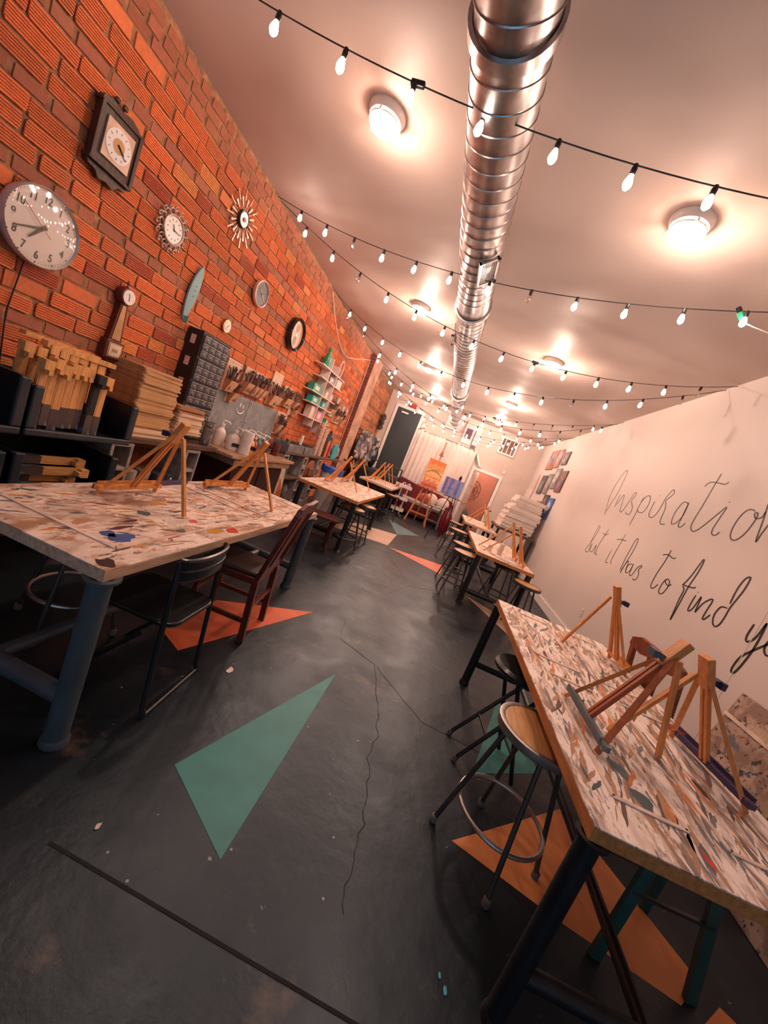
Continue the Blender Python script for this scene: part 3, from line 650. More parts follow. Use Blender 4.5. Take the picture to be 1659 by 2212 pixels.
easel(1.34, 9.8, R90, 'rear easel on the farthest right table', .15, .5, .46)
# loose ledges/trays lying on the left table
def bar(p, q, w_, h_, name, m, label, cat, **k):
    b = MB(); b.beam(p, q, w_, h_); return single(b, name, m, label, cat, **k)
bar((-1.70, 1.78, TT + .012), (-1.74, 2.55, TT + .012), .035, .02, 'wooden_strip', m_ledge_violet, 'dark paint-stained strip lying at the back edge of the left table', 'strip')
bar((-1.66, 2.68, TT + .012), (-1.70, 3.1, TT + .012), .05, .02, 'wooden_tray', m_ledge_blue, 'slate-blue tray bar lying behind the second easel on the left table', 'tray')

# ================================================================ SEATING
m_seatwood = wood('stool_wood', (.60, .30, .11), .4, 'X')
m_steel = mat('brushed_steel', (.46, .40, .37), .38, .85, var=.1)
m_dsteel = mat('dark_steel', (.10, .085, .08), .4, .6, var=.1)
m_rubber = mat('rubber_foot', (.16, .13, .12), .7)
def stool(x, y, label, rz=0., h=.63, r=.185, fr=.245, leg=m_dsteel, seat=m_seatwood, rim=m_steel, ring=.20):
    t = thing('round_stool', label, 'stool', (x, y, 0), rz, 'round metal workshop stools')
    b = MB(); b.lathe([(.001, h - .03), (r * .9, h - .03), (r * .9, h), (r * .86, h + .003), (.001, h + .003)], 32); s = b.build('seat', seat, t, smooth=True)
    b = MB(); b.lathe([(r * .88, h - .035), (r, h - .03), (r * 1.01, h - .01), (r, h + .004), (r * .93, h + .008), (r * .86, h + .003)], 36, cap=False); b.build('seat_rim', rim, s, smooth=True)
    for k in range(4):
        a = k * PI / 2; c, sn = math.cos(a), math.sin(a)
        b = MB(); b.tube([(fr * c, fr * sn, .01), (.12 * c, .12 * sn, h - .03)], .0115, 8); lg = b.build('leg', leg, t, smooth=True)
        b = MB(); b.lathe([(.016, 0), (.017, .03), (.013, .035)], 10, T(fr * c, fr * sn, 0)); b.build('rubber_foot', m_rubber, lg, smooth=True)
    rr = fr - (fr - .12) * ring / h - .012
    b = MB(); b.tube([(rr * math.cos(q), rr * math.sin(q), ring) for q in [2 * PI * k / 36 for k in range(36)]], .010, 8, True); b.build('foot_ring', rim, t, smooth=True)
    return t
s0 = stool(.80, 1.67, 'round wooden-seated stool beside the right foreground table', -1.62)
copy_tree(s0, (-1.62, 1.75, 0), .3, 'stool pushed under the left foreground table, only its ring showing')
s1 = stool(.66, 6.15, 'second stool from the camera beside the middle right table', .4, rim=m_dsteel)
copy_tree(s1, (.66, 5.45, 0), .9, 'nearest stool beside the middle right table')
copy_tree(s1, (1.46, 5.02, 0), .2, 'stool between the middle right table end and the pale wall')
copy_tree(s1, (1.30, 5.75, 0), .2, 'stool standing underneath the middle right table')
copy_tree(s1, (-1.06, 5.30, 0), .3, 'nearest stool beside the middle left table')
copy_tree(s1, (-1.02, 5.98, 0), .7, 'second stool from the camera beside the middle left table')
copy_tree(s1, (-1.35, 6.6, 0), .2, 'stool standing underneath the middle left table')
copy_tree(s1, (-1.05, 9.30, 0), .2, 'stool at the near end of the farthest left table')
copy_tree(s1, (-1.6, 9.7, 0), .2, 'stool standing underneath the farthest left table')
copy_tree(s1, (.62, 7.75, 0), .2, 'stool in the aisle between the two rear right tables')
copy_tree(s1, (.62, 9.0, 0), .5, 'stool beside the farthest right table')
# grey square-legged stool in front of the sofa
t = thing('wooden_stool', 'grey stool in front of the red sofa, right of the big easel', 'stool', (.08, 11.2, 0), .1)
b = MB(); b.box((0, 0, .62), (.42, .3, .04)); b.build('seat', mat('grey_wood', (.33, .29, .26), .5), t, bevel=.01)
for sx in (-1, 1):
    for sy in (-1, 1): b = MB(); b.beam((sx * .2, sy * .16, 0), (sx * .15, sy * .1, .6), .028, .028); b.build('leg', mat('grey_metal', (.22, .2, .19), .4), t)
b = MB()
for sy in (-1, 1): b.beam((-.185, sy * .14, .2), (.185, sy * .14, .2), .02, .02)
for sx in (-1, 1): b.beam((sx * .185, -.14, .2), (sx * .185, .14, .2), .02, .02)
b.build('stretcher', m_steel, t)
# black folding stool at the right foreground table
m_blk = mat('black_vinyl', (.016, .017, .019), .28, var=.15)
t = thing('folding_stool', 'black padded folding stool beyond the wooden-seated stool', 'stool', (.86, 2.28, 0), .12)
b = MB(); b.lathe([(.001, .585), (.16, .585), (.178, .598), (.178, .615), (.16, .632), (.001, .640)], 32); b.build('seat', m_blk, t, smooth=True)
for s in (-1, 1):
    b = MB(); b.tube([(-.21, s * .11, .012), (.13, s * .09, .575)], .0125, 8); b.build('leg', m_blackm, t, smooth=True)
    b = MB(); b.tube([(.14, s * .14, .012), (-.06, s * .12, .575)], .0125, 8); b.build('leg', m_blackm, t, smooth=True)
b = MB(); b.tube([(-.09, -.105, .21), (-.09, .105, .21)], .009, 8); b.tube([(.09, -.13, .16), (.09, .13, .16)], .009, 8); b.build('crossbar', m_blackm, t, smooth=True)
b = MB()
for s in (-1, 1): b.tube([(-.21, s * .11, 0), (-.197, s * .11, .03)], .016, 8)
b.build('foot_cap', m_rubber, t, smooth=True)
# black folding chair, left foreground
t = thing('folding_chair', 'black folding chair pushed against the left foreground table', 'chair', (-1.07, 1.64, 0), -R90 + .06)
# local: faces +y... seat centre at origin, back at -y -> world +x after rotation
def fold_pt(x, y, z): return (x, -y, z)
b = MB(); n = 10; seat = []
hwx, hwy, rc = .185, .205, .07
for (sx, sy) in ((1, 1), (-1, 1), (-1, -1), (1, -1)):
    a0 = {(1, 1): 0, (-1, 1): 90, (-1, -1): 180, (1, -1): 270}[(sx, sy)]
    for k in range(5): a = math.radians(a0 + k * 22.5); seat.append((sx * (hwx - rc) + rc * math.cos(a), sy * (hwy - rc) + rc * math.sin(a)))
b.prism(seat, .43, .452); b.build('seat', m_blk, t, bevel=.006)
for s in (-1, 1):
    b = MB(); b.tube([(s * .205, .215, .012), (s * .205, .20, .05), (s * .195, .17, .45), (s * .19, .16, .60), (s * .18, .15, .745)], .0125, 8); b.build('rear_leg', m_blackm, t, smooth=True)
    b = MB(); b.tube([(s * .225, -.24, .012), (s * .215, .10, .40)], .011, 8); b.build('front_leg', m_blackm, t, smooth=True)
b = MB(); b.tube([(-.205, .215, .014), (.205, .215, .014)], .008, 8); b.build('floor_bar', m_dsteel, t, smooth=True)
b = MB(); b.tube([(-.225, -.24, .014), (.225, -.24, .014)], .010, 8); b.build('floor_bar', m_blackm, t, smooth=True)
b = MB()
for k, (z, bow) in enumerate(((.755, .055), (.705, .06), (.655, .055))):
    b.tube([(-.185 * math.cos(q) , .15 + bow * math.sin(q), z) for q in [PI * j / 12 for j in range(13)]], .012 if k == 0 else .006, 8)
bk = b.build('backrest', m_blk, t, smooth=True)
b = MB()
pts = [(-.18 * math.cos(q), .15 + bow_ * math.sin(q)) for q, bow_ in [(PI * j / 12, .055) for j in range(13)]]
vs = [(x, y, .66) for x, y in pts] + [(x, y, .745) for x, y in pts]; vs += [(x, y + .006, z) for x, y, z in vs]
k = 13; b.add(vs, [(i, i + 1, k + i + 1, k + i) for i in range(12)] + [(2 * k + i, 3 * k + i, 3 * k + i + 1, 2 * k + i + 1) for i in range(12)] + [(k + i, k + i + 1, 3 * k + i + 1, 3 * k + i) for i in range(12)] + [(i, 2 * k + i, 2 * k + i + 1, i + 1) for i in range(12)])
b.build('back_panel', m_blk, bk, smooth=True)
# mahogany dining chair; local back at +y, faces -y
m_mah = wood('mahogany', (.17, .030, .016), .32, 'Z', .2)
m_brownseat = mat('brown_leather', (.10, .055, .04), .55)
def dining_chair(x, y, rz, label, m=m_mah):
    t = thing('dining_chair', label, 'chair', (x, y, 0), rz, 'old wooden dining chairs')
    W = .185
    b = MB(); b.prism([(-.20, -.21), (.20, -.21), (.175, .185), (-.175, .185)], .40, .445); sfr = b.build('seat_frame', m, t, bevel=.004)
    b = MB(); b.prism([(-.185, -.20), (.185, -.20), (.155, .165), (-.155, .165)], .445, .475); b.build('seat_pad', m_brownseat, sfr, bevel=.012)
    for s in (-1, 1):
        b = MB(); b.beam((s * W, .215, 0), (s * W, .18, .44), .036, .042); b.beam((s * W, .18, .43), (s * (W + .005), .30, .98), .034, .030); b.build('rear_leg', m, t, bevel=.004)
        b = MB(); b.lathe([(.012, 0), (.018, .02), (.022, .06), (.014, .10), (.024, .15), (.025, .20), (.014, .25), (.022, .30), (.024, .40)], 12, T(s * .175, -.185, 0)); b.build('front_leg', m, t, smooth=True)
        b = MB(); b.beam((s * .18, -.18, .15), (s * W, .20, .15), .02, .028); b.build('side_stretcher', m, t)
    b = MB(); b.beam((-.175, -.185, .24), (.175, -.185, .24), .02, .028); b.beam((-W, .2, .26), (W, .2, .26), .02, .026); b.build('cross_stretcher', m, t)
    b = MB(); prof = [(-W - .03, .0), (-W - .02, .055), (-W + .05, .085), (0, .075), (W - .05, .085), (W + .02, .055), (W + .03, .0), (W * .6, -.02), (0, .005), (-W * .6, -.02)]
    M = T(0, .292, .935) @ RX(math.radians(90 - 12)); b.prism(prof, -.013, .013, M); b.build('top_rail', m, t, bevel=.003)
    b = MB(); b.beam((0, .20, .50), (0, .288, .95), .115, .014, (0, 1, 0)) if 0 else b.prism([(-.06, 0), (.06, 0), (.045, .24), (.06, .46), (-.06, .46), (-.045, .24)], -.007, .007, T(0, .195, .49) @ RX(math.radians(90 - 12))); b.build('back_splat', m, t)
    b = MB(); b.beam((-W, .192, .49), (W, .192, .49), .022, .05, (0, 0, 1)); b.build('lower_rail', m, t)
    return t
dining_chair(-1.07, 2.43, -R90 + .10, 'dark red mahogany dining chair with a brown seat at the left foreground table')
dining_chair(1.90, 2.60, R90 + .25 , 'reddish wooden chair between the right foreground table and the pale wall', wood('red_brown_wood', (.30, .075, .03), .35, 'Z', .2))
m_dkw = wood('dark_brown_wood', (.085, .028, .020), .4, 'Z', .2)
t = thing('wooden_bench', 'low dark wooden bench with turned legs at the near end of the middle left table', 'bench', (-1.35, 4.86, 0), .35)
b = MB(); b.prism([(-.24, -.17), (.24, -.17), (.26, 0), (.24, .17), (-.24, .17), (-.26, 0)], .43, .465); b.build('seat', m_dkw, t, bevel=.006)
for sx in (-1, 1):
    for sy in (-1, 1): b = MB(); b.lathe([(.014, 0), (.020, .03), (.024, .10), (.013, .14), (.026, .22), (.026, .30), (.015, .35), (.026, .43)], 12, T(sx * .20, sy * .13, 0)); b.build('leg', m_dkw, t, smooth=True)
b = MB(); b.beam((-.20, -.13, .16), (-.20, .13, .16), .022, .03); b.beam((.20, -.13, .16), (.20, .13, .16), .022, .03); b.beam((-.20, 0, .16), (.20, 0, .16), .022, .03); b.build('stretcher', m_dkw, t)
# teal-legged bench under the right foreground table
m_tealw = mat('teal_paint', (.020, .085, .075), .45, var=.15)
t = thing('teal_trestle', 'low teal-painted trestle with two splayed legs under the right foreground table', 'trestle', (1.42, 1.62, 0), .05)
b = MB(); b.box2((-.18, -.14, .50), (.18, .14, .53)); b.build('seat', m_tealw, t, bevel=.004)
for sx, sy, in ((-1, -1), (1, -1), (-1, 1), (1, 1)):
    b = MB(); b.beam((sx * .19, sy * .16, 0), (sx * .12, sy * .10, .50), .045, .022); b.build('leg', m_tealw, t)
for sy, z in ((1, .22), (-1, .30)): b = MB(); b.beam((-.16, sy * .13, z), (.16, sy * .13, z), .014, .014); b.build('stretcher', m_dsteel, t)
# paint-spattered board leaning behind the right table
m_board = splat('spattered_board', (.60, .42, .32), [((.30, .19, .14), 6, .48, .10), ((.07, .06, .06), 22, .575, .02), ((.16, .17, .18), 8, .58, .05), ((.06, .11, .17), 6, .64, .02), ((.55, .06, .05), 16, .67, .02)], (1, 1, 1), 21)
t = thing('panel_door_board', 'paint-spattered panel leaning on the pale wall behind the right foreground table', 'board', (2.19, 1.75, 0), 0, rot=(0, math.radians(9), 0))
b = MB(); b.box2((-.02, -1.0, 0), (.02, 1.0, .93)); b.build('panel', m_board, t)
b = MB()
for z in (.14, .76): b.beam((-.024, -1.0, z), (-.024, 1.0, z), .012, .022)
b.build('moulding', m_mold, t)
# ================================================================ CLOCKS AND WALL THINGS (left wall, seen face on from +x)
# local frame of wall things: x = along the wall (+Y of the room), y = up, z = out of the wall
WM = Matrix(((0, 0, 1, 0), (1, 0, 0, 0), (0, 1, 0, 0), (0, 0, 0, 1)))
def wall_thing(name, label, cat, y, z, roll=0, group=None):
    t = thing(name, label, cat, group=group); t.matrix_world = T(XL + .002, y, z) @ WM @ RZ(roll); return t
m_white = mat('clock_white', (.86, .80, .77), .35, var=.02)
m_ringdark = mat('clock_dark_ring', (.02, .02, .025), .25)
m_hand = mat('clock_hand', (.012, .012, .014), .4)
m_redh = mat('clock_red_hand', (.65, .08, .04), .4)
m_cglass = glass('clock_glass', (1, .99, .98), .97, .03, .45)
def disc(r, z0, z1, n=40, ex=1.): b = MB(); b.prism([(r * math.cos(2 * PI * k / n), ex * r * math.sin(2 * PI * k / n)) for k in range(n)], z0, z1); return b
def hands(t, z, hr, mi, r, sec=None, m=None):
    for name, ang, L, w_ in (('hour_hand', hr, .52, .055), ('minute_hand', mi, .80, .04)):
        a = math.radians(90 - ang); c, s = math.cos(a), math.sin(a); w2 = w_ * r
        b = MB(); b.prism([(-.12 * r * c + w2 * s, -.12 * r * s - w2 * c), (L * r * c + w2 * .4 * s, L * r * s - w2 * .4 * c), (L * r * c - w2 * .4 * s, L * r * s + w2 * .4 * c), (-.12 * r * c - w2 * s, -.12 * r * s + w2 * c)], z, z + .002); b.build(name, m or m_hand, t)
    if sec is not None:
        a = math.radians(90 - sec); c, s = math.cos(a), math.sin(a)
        b = MB(); b.beam((-.3 * r * c, -.3 * r * s, z + .004), (.72 * r * c, .72 * r * s, z + .004), .003, .002); b.build('second_hand', m_redh, t)
def ticks(t, r, z, n=12, m=None, L=.12, w_=.02, r0=.8):
    b = MB()
    for k in range(n):
        a = 2 * PI * k / n; c, s = math.cos(a), math.sin(a); b.beam((r * r0 * c, r * r0 * s, z), (r * (r0 + L) * c, r * (r0 + L) * s, z), w_ * r, .0015)
    return b.build('hour_marks', m or m_hand, t)
# big school clock
R = .205
t = wall_thing('wall_clock', 'big round white wall clock with black numerals, cut by the left picture edge', 'clock', 1.955, 1.955, 0)
b = MB(); b.lathe([(.001, 0), (R * .93, 0), (R, .02), (R, .055), (R * .97, .065), (R * .95, .055), (R * .95, .04), (.001, .04)], 56); b.build('case', mat('clock_case', (.62, .55, .52), .3, .2), t, smooth=True)
f = disc(R * .955, .040, .043, 56).build('dial', m_white, t)
b = MB()
for k in range(60):
    a = 2 * PI * k / 60; rr = .0045 if k % 5 == 0 else .0018; b.prism([(R * .90 * math.sin(a) + rr * math.cos(q), R * .90 * math.cos(a) + rr * math.sin(q)) for q in [2 * PI * j / 8 for j in range(8)]], .043, .0445)
b.build('minute_dots', m_hand, f)
for h_ in range(1, 13):
    cu = bpy.data.curves.new('num', 'FONT'); cu.body = str(h_); cu.size = .060; cu.align_x = 'CENTER'; cu.align_y = 'CENTER'; cu.extrude = .0006; cu.offset = .0006
    to = bpy.data.objects.new('tmp', cu); COL.objects.link(to)
    bpy.context.view_layer.update(); me = bpy.data.meshes.new_from_object(to.evaluated_get(bpy.context.evaluated_depsgraph_get())); bpy.data.objects.remove(to)
    o = bpy.data.objects.new('numeral', me); COL.objects.link(o); me.materials.clear(); me.materials.append(m_hand); o.parent = f
    a = math.radians(h_ * 30); o.location = (R * .72 * math.sin(a), R * .72 * math.cos(a), .0445); o.scale = (.78, 1, 1)
hands(t, .050, 218, 247, R * .92, 305)
b = MB(); b.lathe([(R * .95, .055), (R * .8, .066), (R * .4, .074), (.001, .077)], 48); b.build('glass', m_cglass, t, smooth=True)
b = MB(); b.tube([(XL + .012, 1.93, 1.75), (XL + .012, 1.90, 1.45), (XL + .012, 1.93, 1.1)], .004, 6); single(b, 'clock_cable', m_cord, 'thin dark cable hanging down from the big white clock', 'cable', smooth=True)
# carved square clock
m_carved = wood('carved_dark_wood', (.075, .035, .022), .35, 'Y', .3)
m_gold = mat('old_gold', (.50, .28, .13), .35, .5)
t = wall_thing('wall_clock', 'carved dark wooden clock with a square pale dial, upper left', 'clock', 2.235, 2.62, 0)
b = MB(); b.box2((-.135, -.155, 0), (.135, .155, .05)); b.box2((-.150, .145, 0), (.150, .165, .06)); b.box2((-.150, -.165, 0), (.150, -.145, .06))
for sx in (-1, 1): b.box2((sx * .135 - .012, -.155, .05), (sx * .135 + .012, .155, .062))
b.build('case', m_carved, t, bevel=.004)
b = MB(); b.prism([(-.14, .165), (.14, .165), (.12, .19), (.07, .205), (.03, .20), (0, .19), (-.03, .20), (-.07, .205), (-.12, .19)], 0, .035)
for sx in (-.035, .02): b.blob((sx, .225, .02), (.02, .018, .012), 10)
b.build('crest', m_carved, t, bevel=.003)
b = MB(); b.prism([(-.14, -.165), (-.13, -.19), (-.08, -.195), (-.05, -.23), (0, -.215), (.05, -.23), (.08, -.195), (.13, -.19), (.14, -.165)], 0, .035); b.build('apron', m_carved, t, bevel=.003)
b = MB(); b.box2((-.095, -.105, .05), (.095, .105, .062)); dd = b.build('dial_plate', mat('dial_brass', (.70, .48, .36), .3, .2), t)
disc(.088, .062, .064).build('dial', m_white, dd); disc(.04, .064, .065).build('dial_centre', m_gold, dd); ticks(dd, .088, .065, L=.14, w_=.03, r0=.72); hands(t, .067, 120, 128, .088)
# ornate oval-frame clock
m_ornate = mat('ornate_silver', (.62, .48, .42), .35, .35, var=.2, scale=30)
t = wall_thing('wall_clock', 'small clock in an ornate curly silver frame', 'clock', 2.815, 2.475, 0)
disc(.095, 0, .03).build('case', m_ornate, t)
b = MB()
b.tube([(.098 * math.cos(a), .098 * math.sin(a), .032) for a in [2 * PI * k / 40 for k in range(40)]], .008, 8, True)
for k in range(16):
    a = 2 * PI * k / 16; ca, sa = math.cos(a), math.sin(a)
    for q_, rr in ((.122, .018), (.145, .013)):
        cx_, cy_ = q_ * math.cos(a + (q_ - .12) * 4), q_ * math.sin(a + (q_ - .12) * 4)
        b.tube([(cx_ + rr * math.cos(u), cy_ + rr * math.sin(u), .02 + .006 * math.sin(u)) for u in [2 * PI * j / 10 for j in range(9)]], .0055, 6)
b.build('scroll_frame', m_ornate, t, smooth=True)
d_ = disc(.088, .03, .032).build('dial', m_white, t); ticks(d_, .088, .033, L=.13, w_=.05, r0=.68); hands(t, .035, 330, 95, .075)
# sunburst clock
m_ray = mat('sunburst_ray', (.75, .42, .30), .3, .4, var=.1)
t = wall_thing('wall_clock', 'sunburst clock with pointed wooden rays near the ceiling', 'clock', 3.525, 3.01, 0)
b = MB(); b.lathe([(.001, 0), (.065, 0), (.078, .02), (.074, .035), (.062, .03), (.001, .03)], 32); b.build('case', m_ringdark, t, smooth=True)
disc(.060, .030, .033).build('dial', mat('silver_dial', (.62, .60, .60), .25, .6), t); disc(.018, .034, .04).build('hub', mat('dark_copper', (.25, .10, .07), .3, .6), t)
for k in range(24):
    a = 2 * PI * k / 24; c, s = math.cos(a), math.sin(a); r0, r1 = ((.10, .17), (.15, .235))[k % 2]
    b = MB(); w0, w1 = .005, .011
    b.prism([(r0 * c + w0 * s, r0 * s - w0 * c), (r1 * c + w1 * s * .4, r1 * s - w1 * c * .4), (r1 * c - w1 * s * .4, r1 * s + w1 * c * .4), (r0 * c - w0 * s, r0 * s + w0 * c)] if k % 2 else [(r0 * c + w0 * .6 * s, r0 * s - w0 * .6 * c), (r1 * c + w1 * s, r1 * s - w1 * c), (r1 * c - w1 * s, r1 * s + w1 * c), (r0 * c - w0 * .6 * s, r0 * s + w0 * .6 * c)], .010, .020)
    b.beam((.06 * c, .06 * s, .012), (r0 * c, r0 * s, .012), .003, .003); b.build('ray', m_ray, t)
# banjo clock
m_banjo = wood('banjo_mahogany', (.12, .025, .016), .28, 'Y', .2)
t = wall_thing('wall_clock', 'mahogany banjo clock hanging above the easel bin', 'clock', 2.57, 1.63, .0)
b = MB(); b.lathe([(.001, 0), (.062, 0), (.066, .03), (.058, .06), (.045, .062)], 28, T(0, .225, 0)); b.build('dial_case', m_banjo, t, smooth=True)
b = disc(.050, .058, .067, 28); b.v = [(x, y + .225, z) for x, y, z in b.v]; d_ = b.build('dial', m_white, t)
b = MB(); b.beam((0, .225, .068), (.004, .20, .068), .005, .002); b.beam((0, .225, .068), (-.008, .25, .068), .004, .002); b.build('clock_hands', m_hand, d_)
b = MB(); b.prism([(-.055, -.10), (.055, -.10), (.028, .18), (-.028, .18)], 0, .045); nk = b.build('neck', m_banjo, t, bevel=.003)
b = MB(); b.prism([(-.036, -.09), (.036, -.09), (.014, .16), (-.014, .16)], .045, .049); b.build('neck_panel', m_gold, nk)
b = MB(); b.box2((-.075, -.235, 0), (.075, -.10, .06)); bx = b.build('pendulum_box', m_banjo, t, bevel=.004)
b = MB(); b.box2((-.058, -.22, .06), (.058, -.115, .064)); p_ = b.build('box_panel', m_gold, bx)
b = MB(); b.box2((-.047, -.21, .064), (.047, -.125, .066)); b.build('glass_tablet', mat('cream_tablet', (.70, .55, .42), .4), p_)
b = MB(); b.box2((-.022, -.178, .066), (.022, -.157, .068)); b.build('tablet_mark', m_gold, p_)
b = MB(); b.prism([(-.06, -.235), (.06, -.235), (.02, -.262), (0, -.285), (-.02, -.262)], .005, .05); b.build('bottom_bracket', m_banjo, t, bevel=.003)
b = MB(); b.lathe([(.001, 0), (.009, .004), (.005, .015), (.011, .03), (.004, .045), (.001, .05)], 10, T(0, .287, .03) @ RX(-R90)); b.build('finial', mat('finial_dark', (.20, .03, .03), .3), t, smooth=True)
# little teal surfboard
t = wall_thing('surfboard', 'narrow teal miniature surfboard on the brick wall', 'surfboard', 3.19, 2.165, math.radians(-7)); m_surf = mat('surf_teal', (.16, .30, .32), .35, var=.05)
b = MB(); n = 20; out = []
for k in range(n + 1): u = k / n; out.append((.05 * math.sin(PI * u) ** .7 * (1 + .25 * u), -.255 + .51 * u))
b.prism(out + [(-x, y) for x, y in out[-2:0:-1]], .012, .030); b.build('deck', m_surf, t, bevel=.004)
b = MB(); b.prism([(-.003, -.20), (.003, -.20), (.003, -.26), (-.003, -.26)], .03, .075); b.build('fin', m_surf, t)
b = MB()
for y_ in (-.02, .03, .07): b.lathe([(.004, 0), (.004, .003)], 8, T(.004, y_, .03))
b.build('logo_dots', m_hand, t)
# pocket-watch clock
t = wall_thing('wall_clock', 'tiny gold pocket-watch clock above the paint brush boards', 'clock', 3.755, 2.10, 0)
b = MB(); b.lathe([(.001, 0), (.058, 0), (.066, .012), (.062, .028), (.052, .028), (.001, .026)], 28); b.build('case', mat('watch_gold', (.60, .30, .12), .25, .8), t, smooth=True)
d_ = disc(.050, .028, .030, 28).build('dial', m_white, t); ticks(d_, .05, .031, L=.16, w_=.06, r0=.66); hands(t, .033, 40, 200, .045)
b = MB(); b.tube([(.014 * math.cos(a), .085 + .014 * math.sin(a), .014) for a in [2 * PI * k / 12 for k in range(12)]], .003, 6, True); b.tube([(0, .06, .014), (0, .074, .014)], .006, 8); b.build('bow', mat('watch_gold', (.6, .3, .12)), t, smooth=True)
# silver-rimmed clock with dark dial
t = wall_thing('wall_clock', 'silver-rimmed clock with a dark dial and bright crossed hands', 'clock', 4.13, 2.61, 0)
b = MB(); b.lathe([(.001, 0), (.125, 0), (.14, .02), (.138, .045), (.122, .05), (.118, .035), (.001, .035)], 40); b.build('case', mat('rim_silver', (.72, .58, .54), .25, .7), t, smooth=True)
d_ = disc(.118, .035, .037).build('dial', mat('grey_dial', (.13, .12, .12), .3), t); ticks(d_, .118, .038, L=.1, w_=.025, r0=.75, m=m_white); hands(t, .040, 305, 125, .12, m=m_white)
# black-rimmed clock
t = wall_thing('wall_clock', 'big black-rimmed clock with a copper dial', 'clock', 5.15, 2.54, 0)
b = MB(); b.lathe([(.001, 0), (.19, 0), (.215, .02), (.215, .07), (.195, .085), (.18, .07), (.178, .045), (.001, .045)], 48); b.build('case', mat('glossy_black', (.010, .011, .014), .15), t, smooth=True)
d_ = disc(.178, .045, .048).build('dial', mat('copper_dial', (.62, .34, .22), .4, .1), t)
b = MB(); b.prism([(.05 * math.cos(a), .085 + .05 * math.sin(a)) for a in [2 * PI * k / 20 for k in range(20)]], .048, .0495); b.prism([(.045 * math.cos(a), -.085 + .065 * math.sin(a)) for a in [2 * PI * k / 20 for k in range(20)]], .048, .0495); b.build('subdial', mat('subdial_grey', (.33, .20, .15), .5), d_)
b = MB(); b.prism([(-.025, -.02), (.025, -.02), (0, .03)], .05, .052); b.build('dial_star', m_white, d_)

# ================================================================ LEFT WALL STORAGE
m_black_bin = mat('black_bin', (.008, .010, .013), .38, var=.1)
m_shelfwood = wood('dark_shelf_wood', (.13, .065, .04), .6, 'Y', .25)
m_block = mat('cinder_block', (.36, .30, .27), .9, var=.18, scale=18, bmp=.5)
def plank(x0, x1, y0, y1, z0, z1, label, m=m_shelfwood, name='shelf_board'):
    b = MB(); b.box2((x0, y0, z0), (x1, y1, z1)); return single(b, name, m, label, 'shelf', bevel=.004)
plank(-2.65, -2.30, .9, 3.72, .865, .91, 'upper shelf board under the bins and plywood stacks')
plank(-2.65, -2.28, .9, 3.72, .40, .445, 'lower shelf board behind the left foreground table')
def cinder(x, y, z, label):
    """upright block, its two holes facing the room"""
    t = thing('cinder_block', label, 'block', (x, y, z), group='concrete blocks carrying the shelves')
    b = MB(); w_, h_, d_, th = .20, .41, .30, .028
    b.box2((-d_, -w_ / 2, 0), (0, -w_ / 2 + th, h_)); b.box2((-d_, w_ / 2 - th, 0), (0, w_ / 2, h_))
    for z0 in (0, h_ / 2 - th / 2, h_ - th): b.box2((-d_, -w_ / 2 + th, z0), (0, w_ / 2 - th, z0 + th))
    b.build('block', m_block, t, bevel=.005); return t
cinder(-2.30, 2.55, .447, 'concrete block under the upper shelf, just right of the lower bin')
cinder(-2.30, 3.36, .447, 'concrete block under the upper shelf, left of the wooden bench')
cinder(-2.30, 1.15, .447, 'concrete block under the upper shelf, behind the bins')
for i, y in enumerate((1.15, 2.55, 3.36)): cinder(-2.30, y, -.008, ('floor-level concrete block under the lower shelf behind the bins', 'floor-level concrete block under the lower shelf, middle one', 'floor-level concrete block under the lower shelf beside the bench')[i])
def open_bin(x, y0, y1, z0, z1, label, depth=.46, front=.03):
    t = thing('plastic_bin', label, 'bin', (x, (y0 + y1) / 2, z0), group='black plastic bins')
    h_ = z1 - z0; w_ = (y1 - y0) / 2; th = .012
    b = MB(); b.box2((-depth, -w_, 0), (0, w_, th)); b.box2((-depth, -w_, th), (-depth + th, w_, h_))
    for s in (-1, 1): b.box2((-depth + th, s * w_, th), (0, s * (w_ - th), h_))
    b.build('shell', m_black_bin, t, bevel=.004)
    b = MB(); b.box2((0, -w_ - .02, -.01), (.022, w_ + .02, front)); b.box2((0, -w_ - .02, front), (.022, -w_ + .03, h_)); b.box2((0, w_ - .03, front), (.022, w_ + .02, h_))
    for s in (-1, 1): b.box2((-depth, s * w_, h_ - .02), (0, s * (w_ + .02), h_))
    b.build('rim', mat('bin_rim', (.030, .038, .045), .35), t, bevel=.008); return t
open_bin(-2.10, 1.70, 2.33, .912, 1.17, 'black open-fronted bin holding upright folded easels')
open_bin(-2.10, .98, 1.64, .912, 1.20, 'black bin at the left picture edge beside the easel bin')
open_bin(-2.12, 1.70, 2.30, .447, .80, 'lower black bin holding a pile of lying folded easels', front=.03)
open_bin(-2.12, .98, 1.62, .447, .80, 'lower black bin in the dark corner at the left picture edge', front=.03)
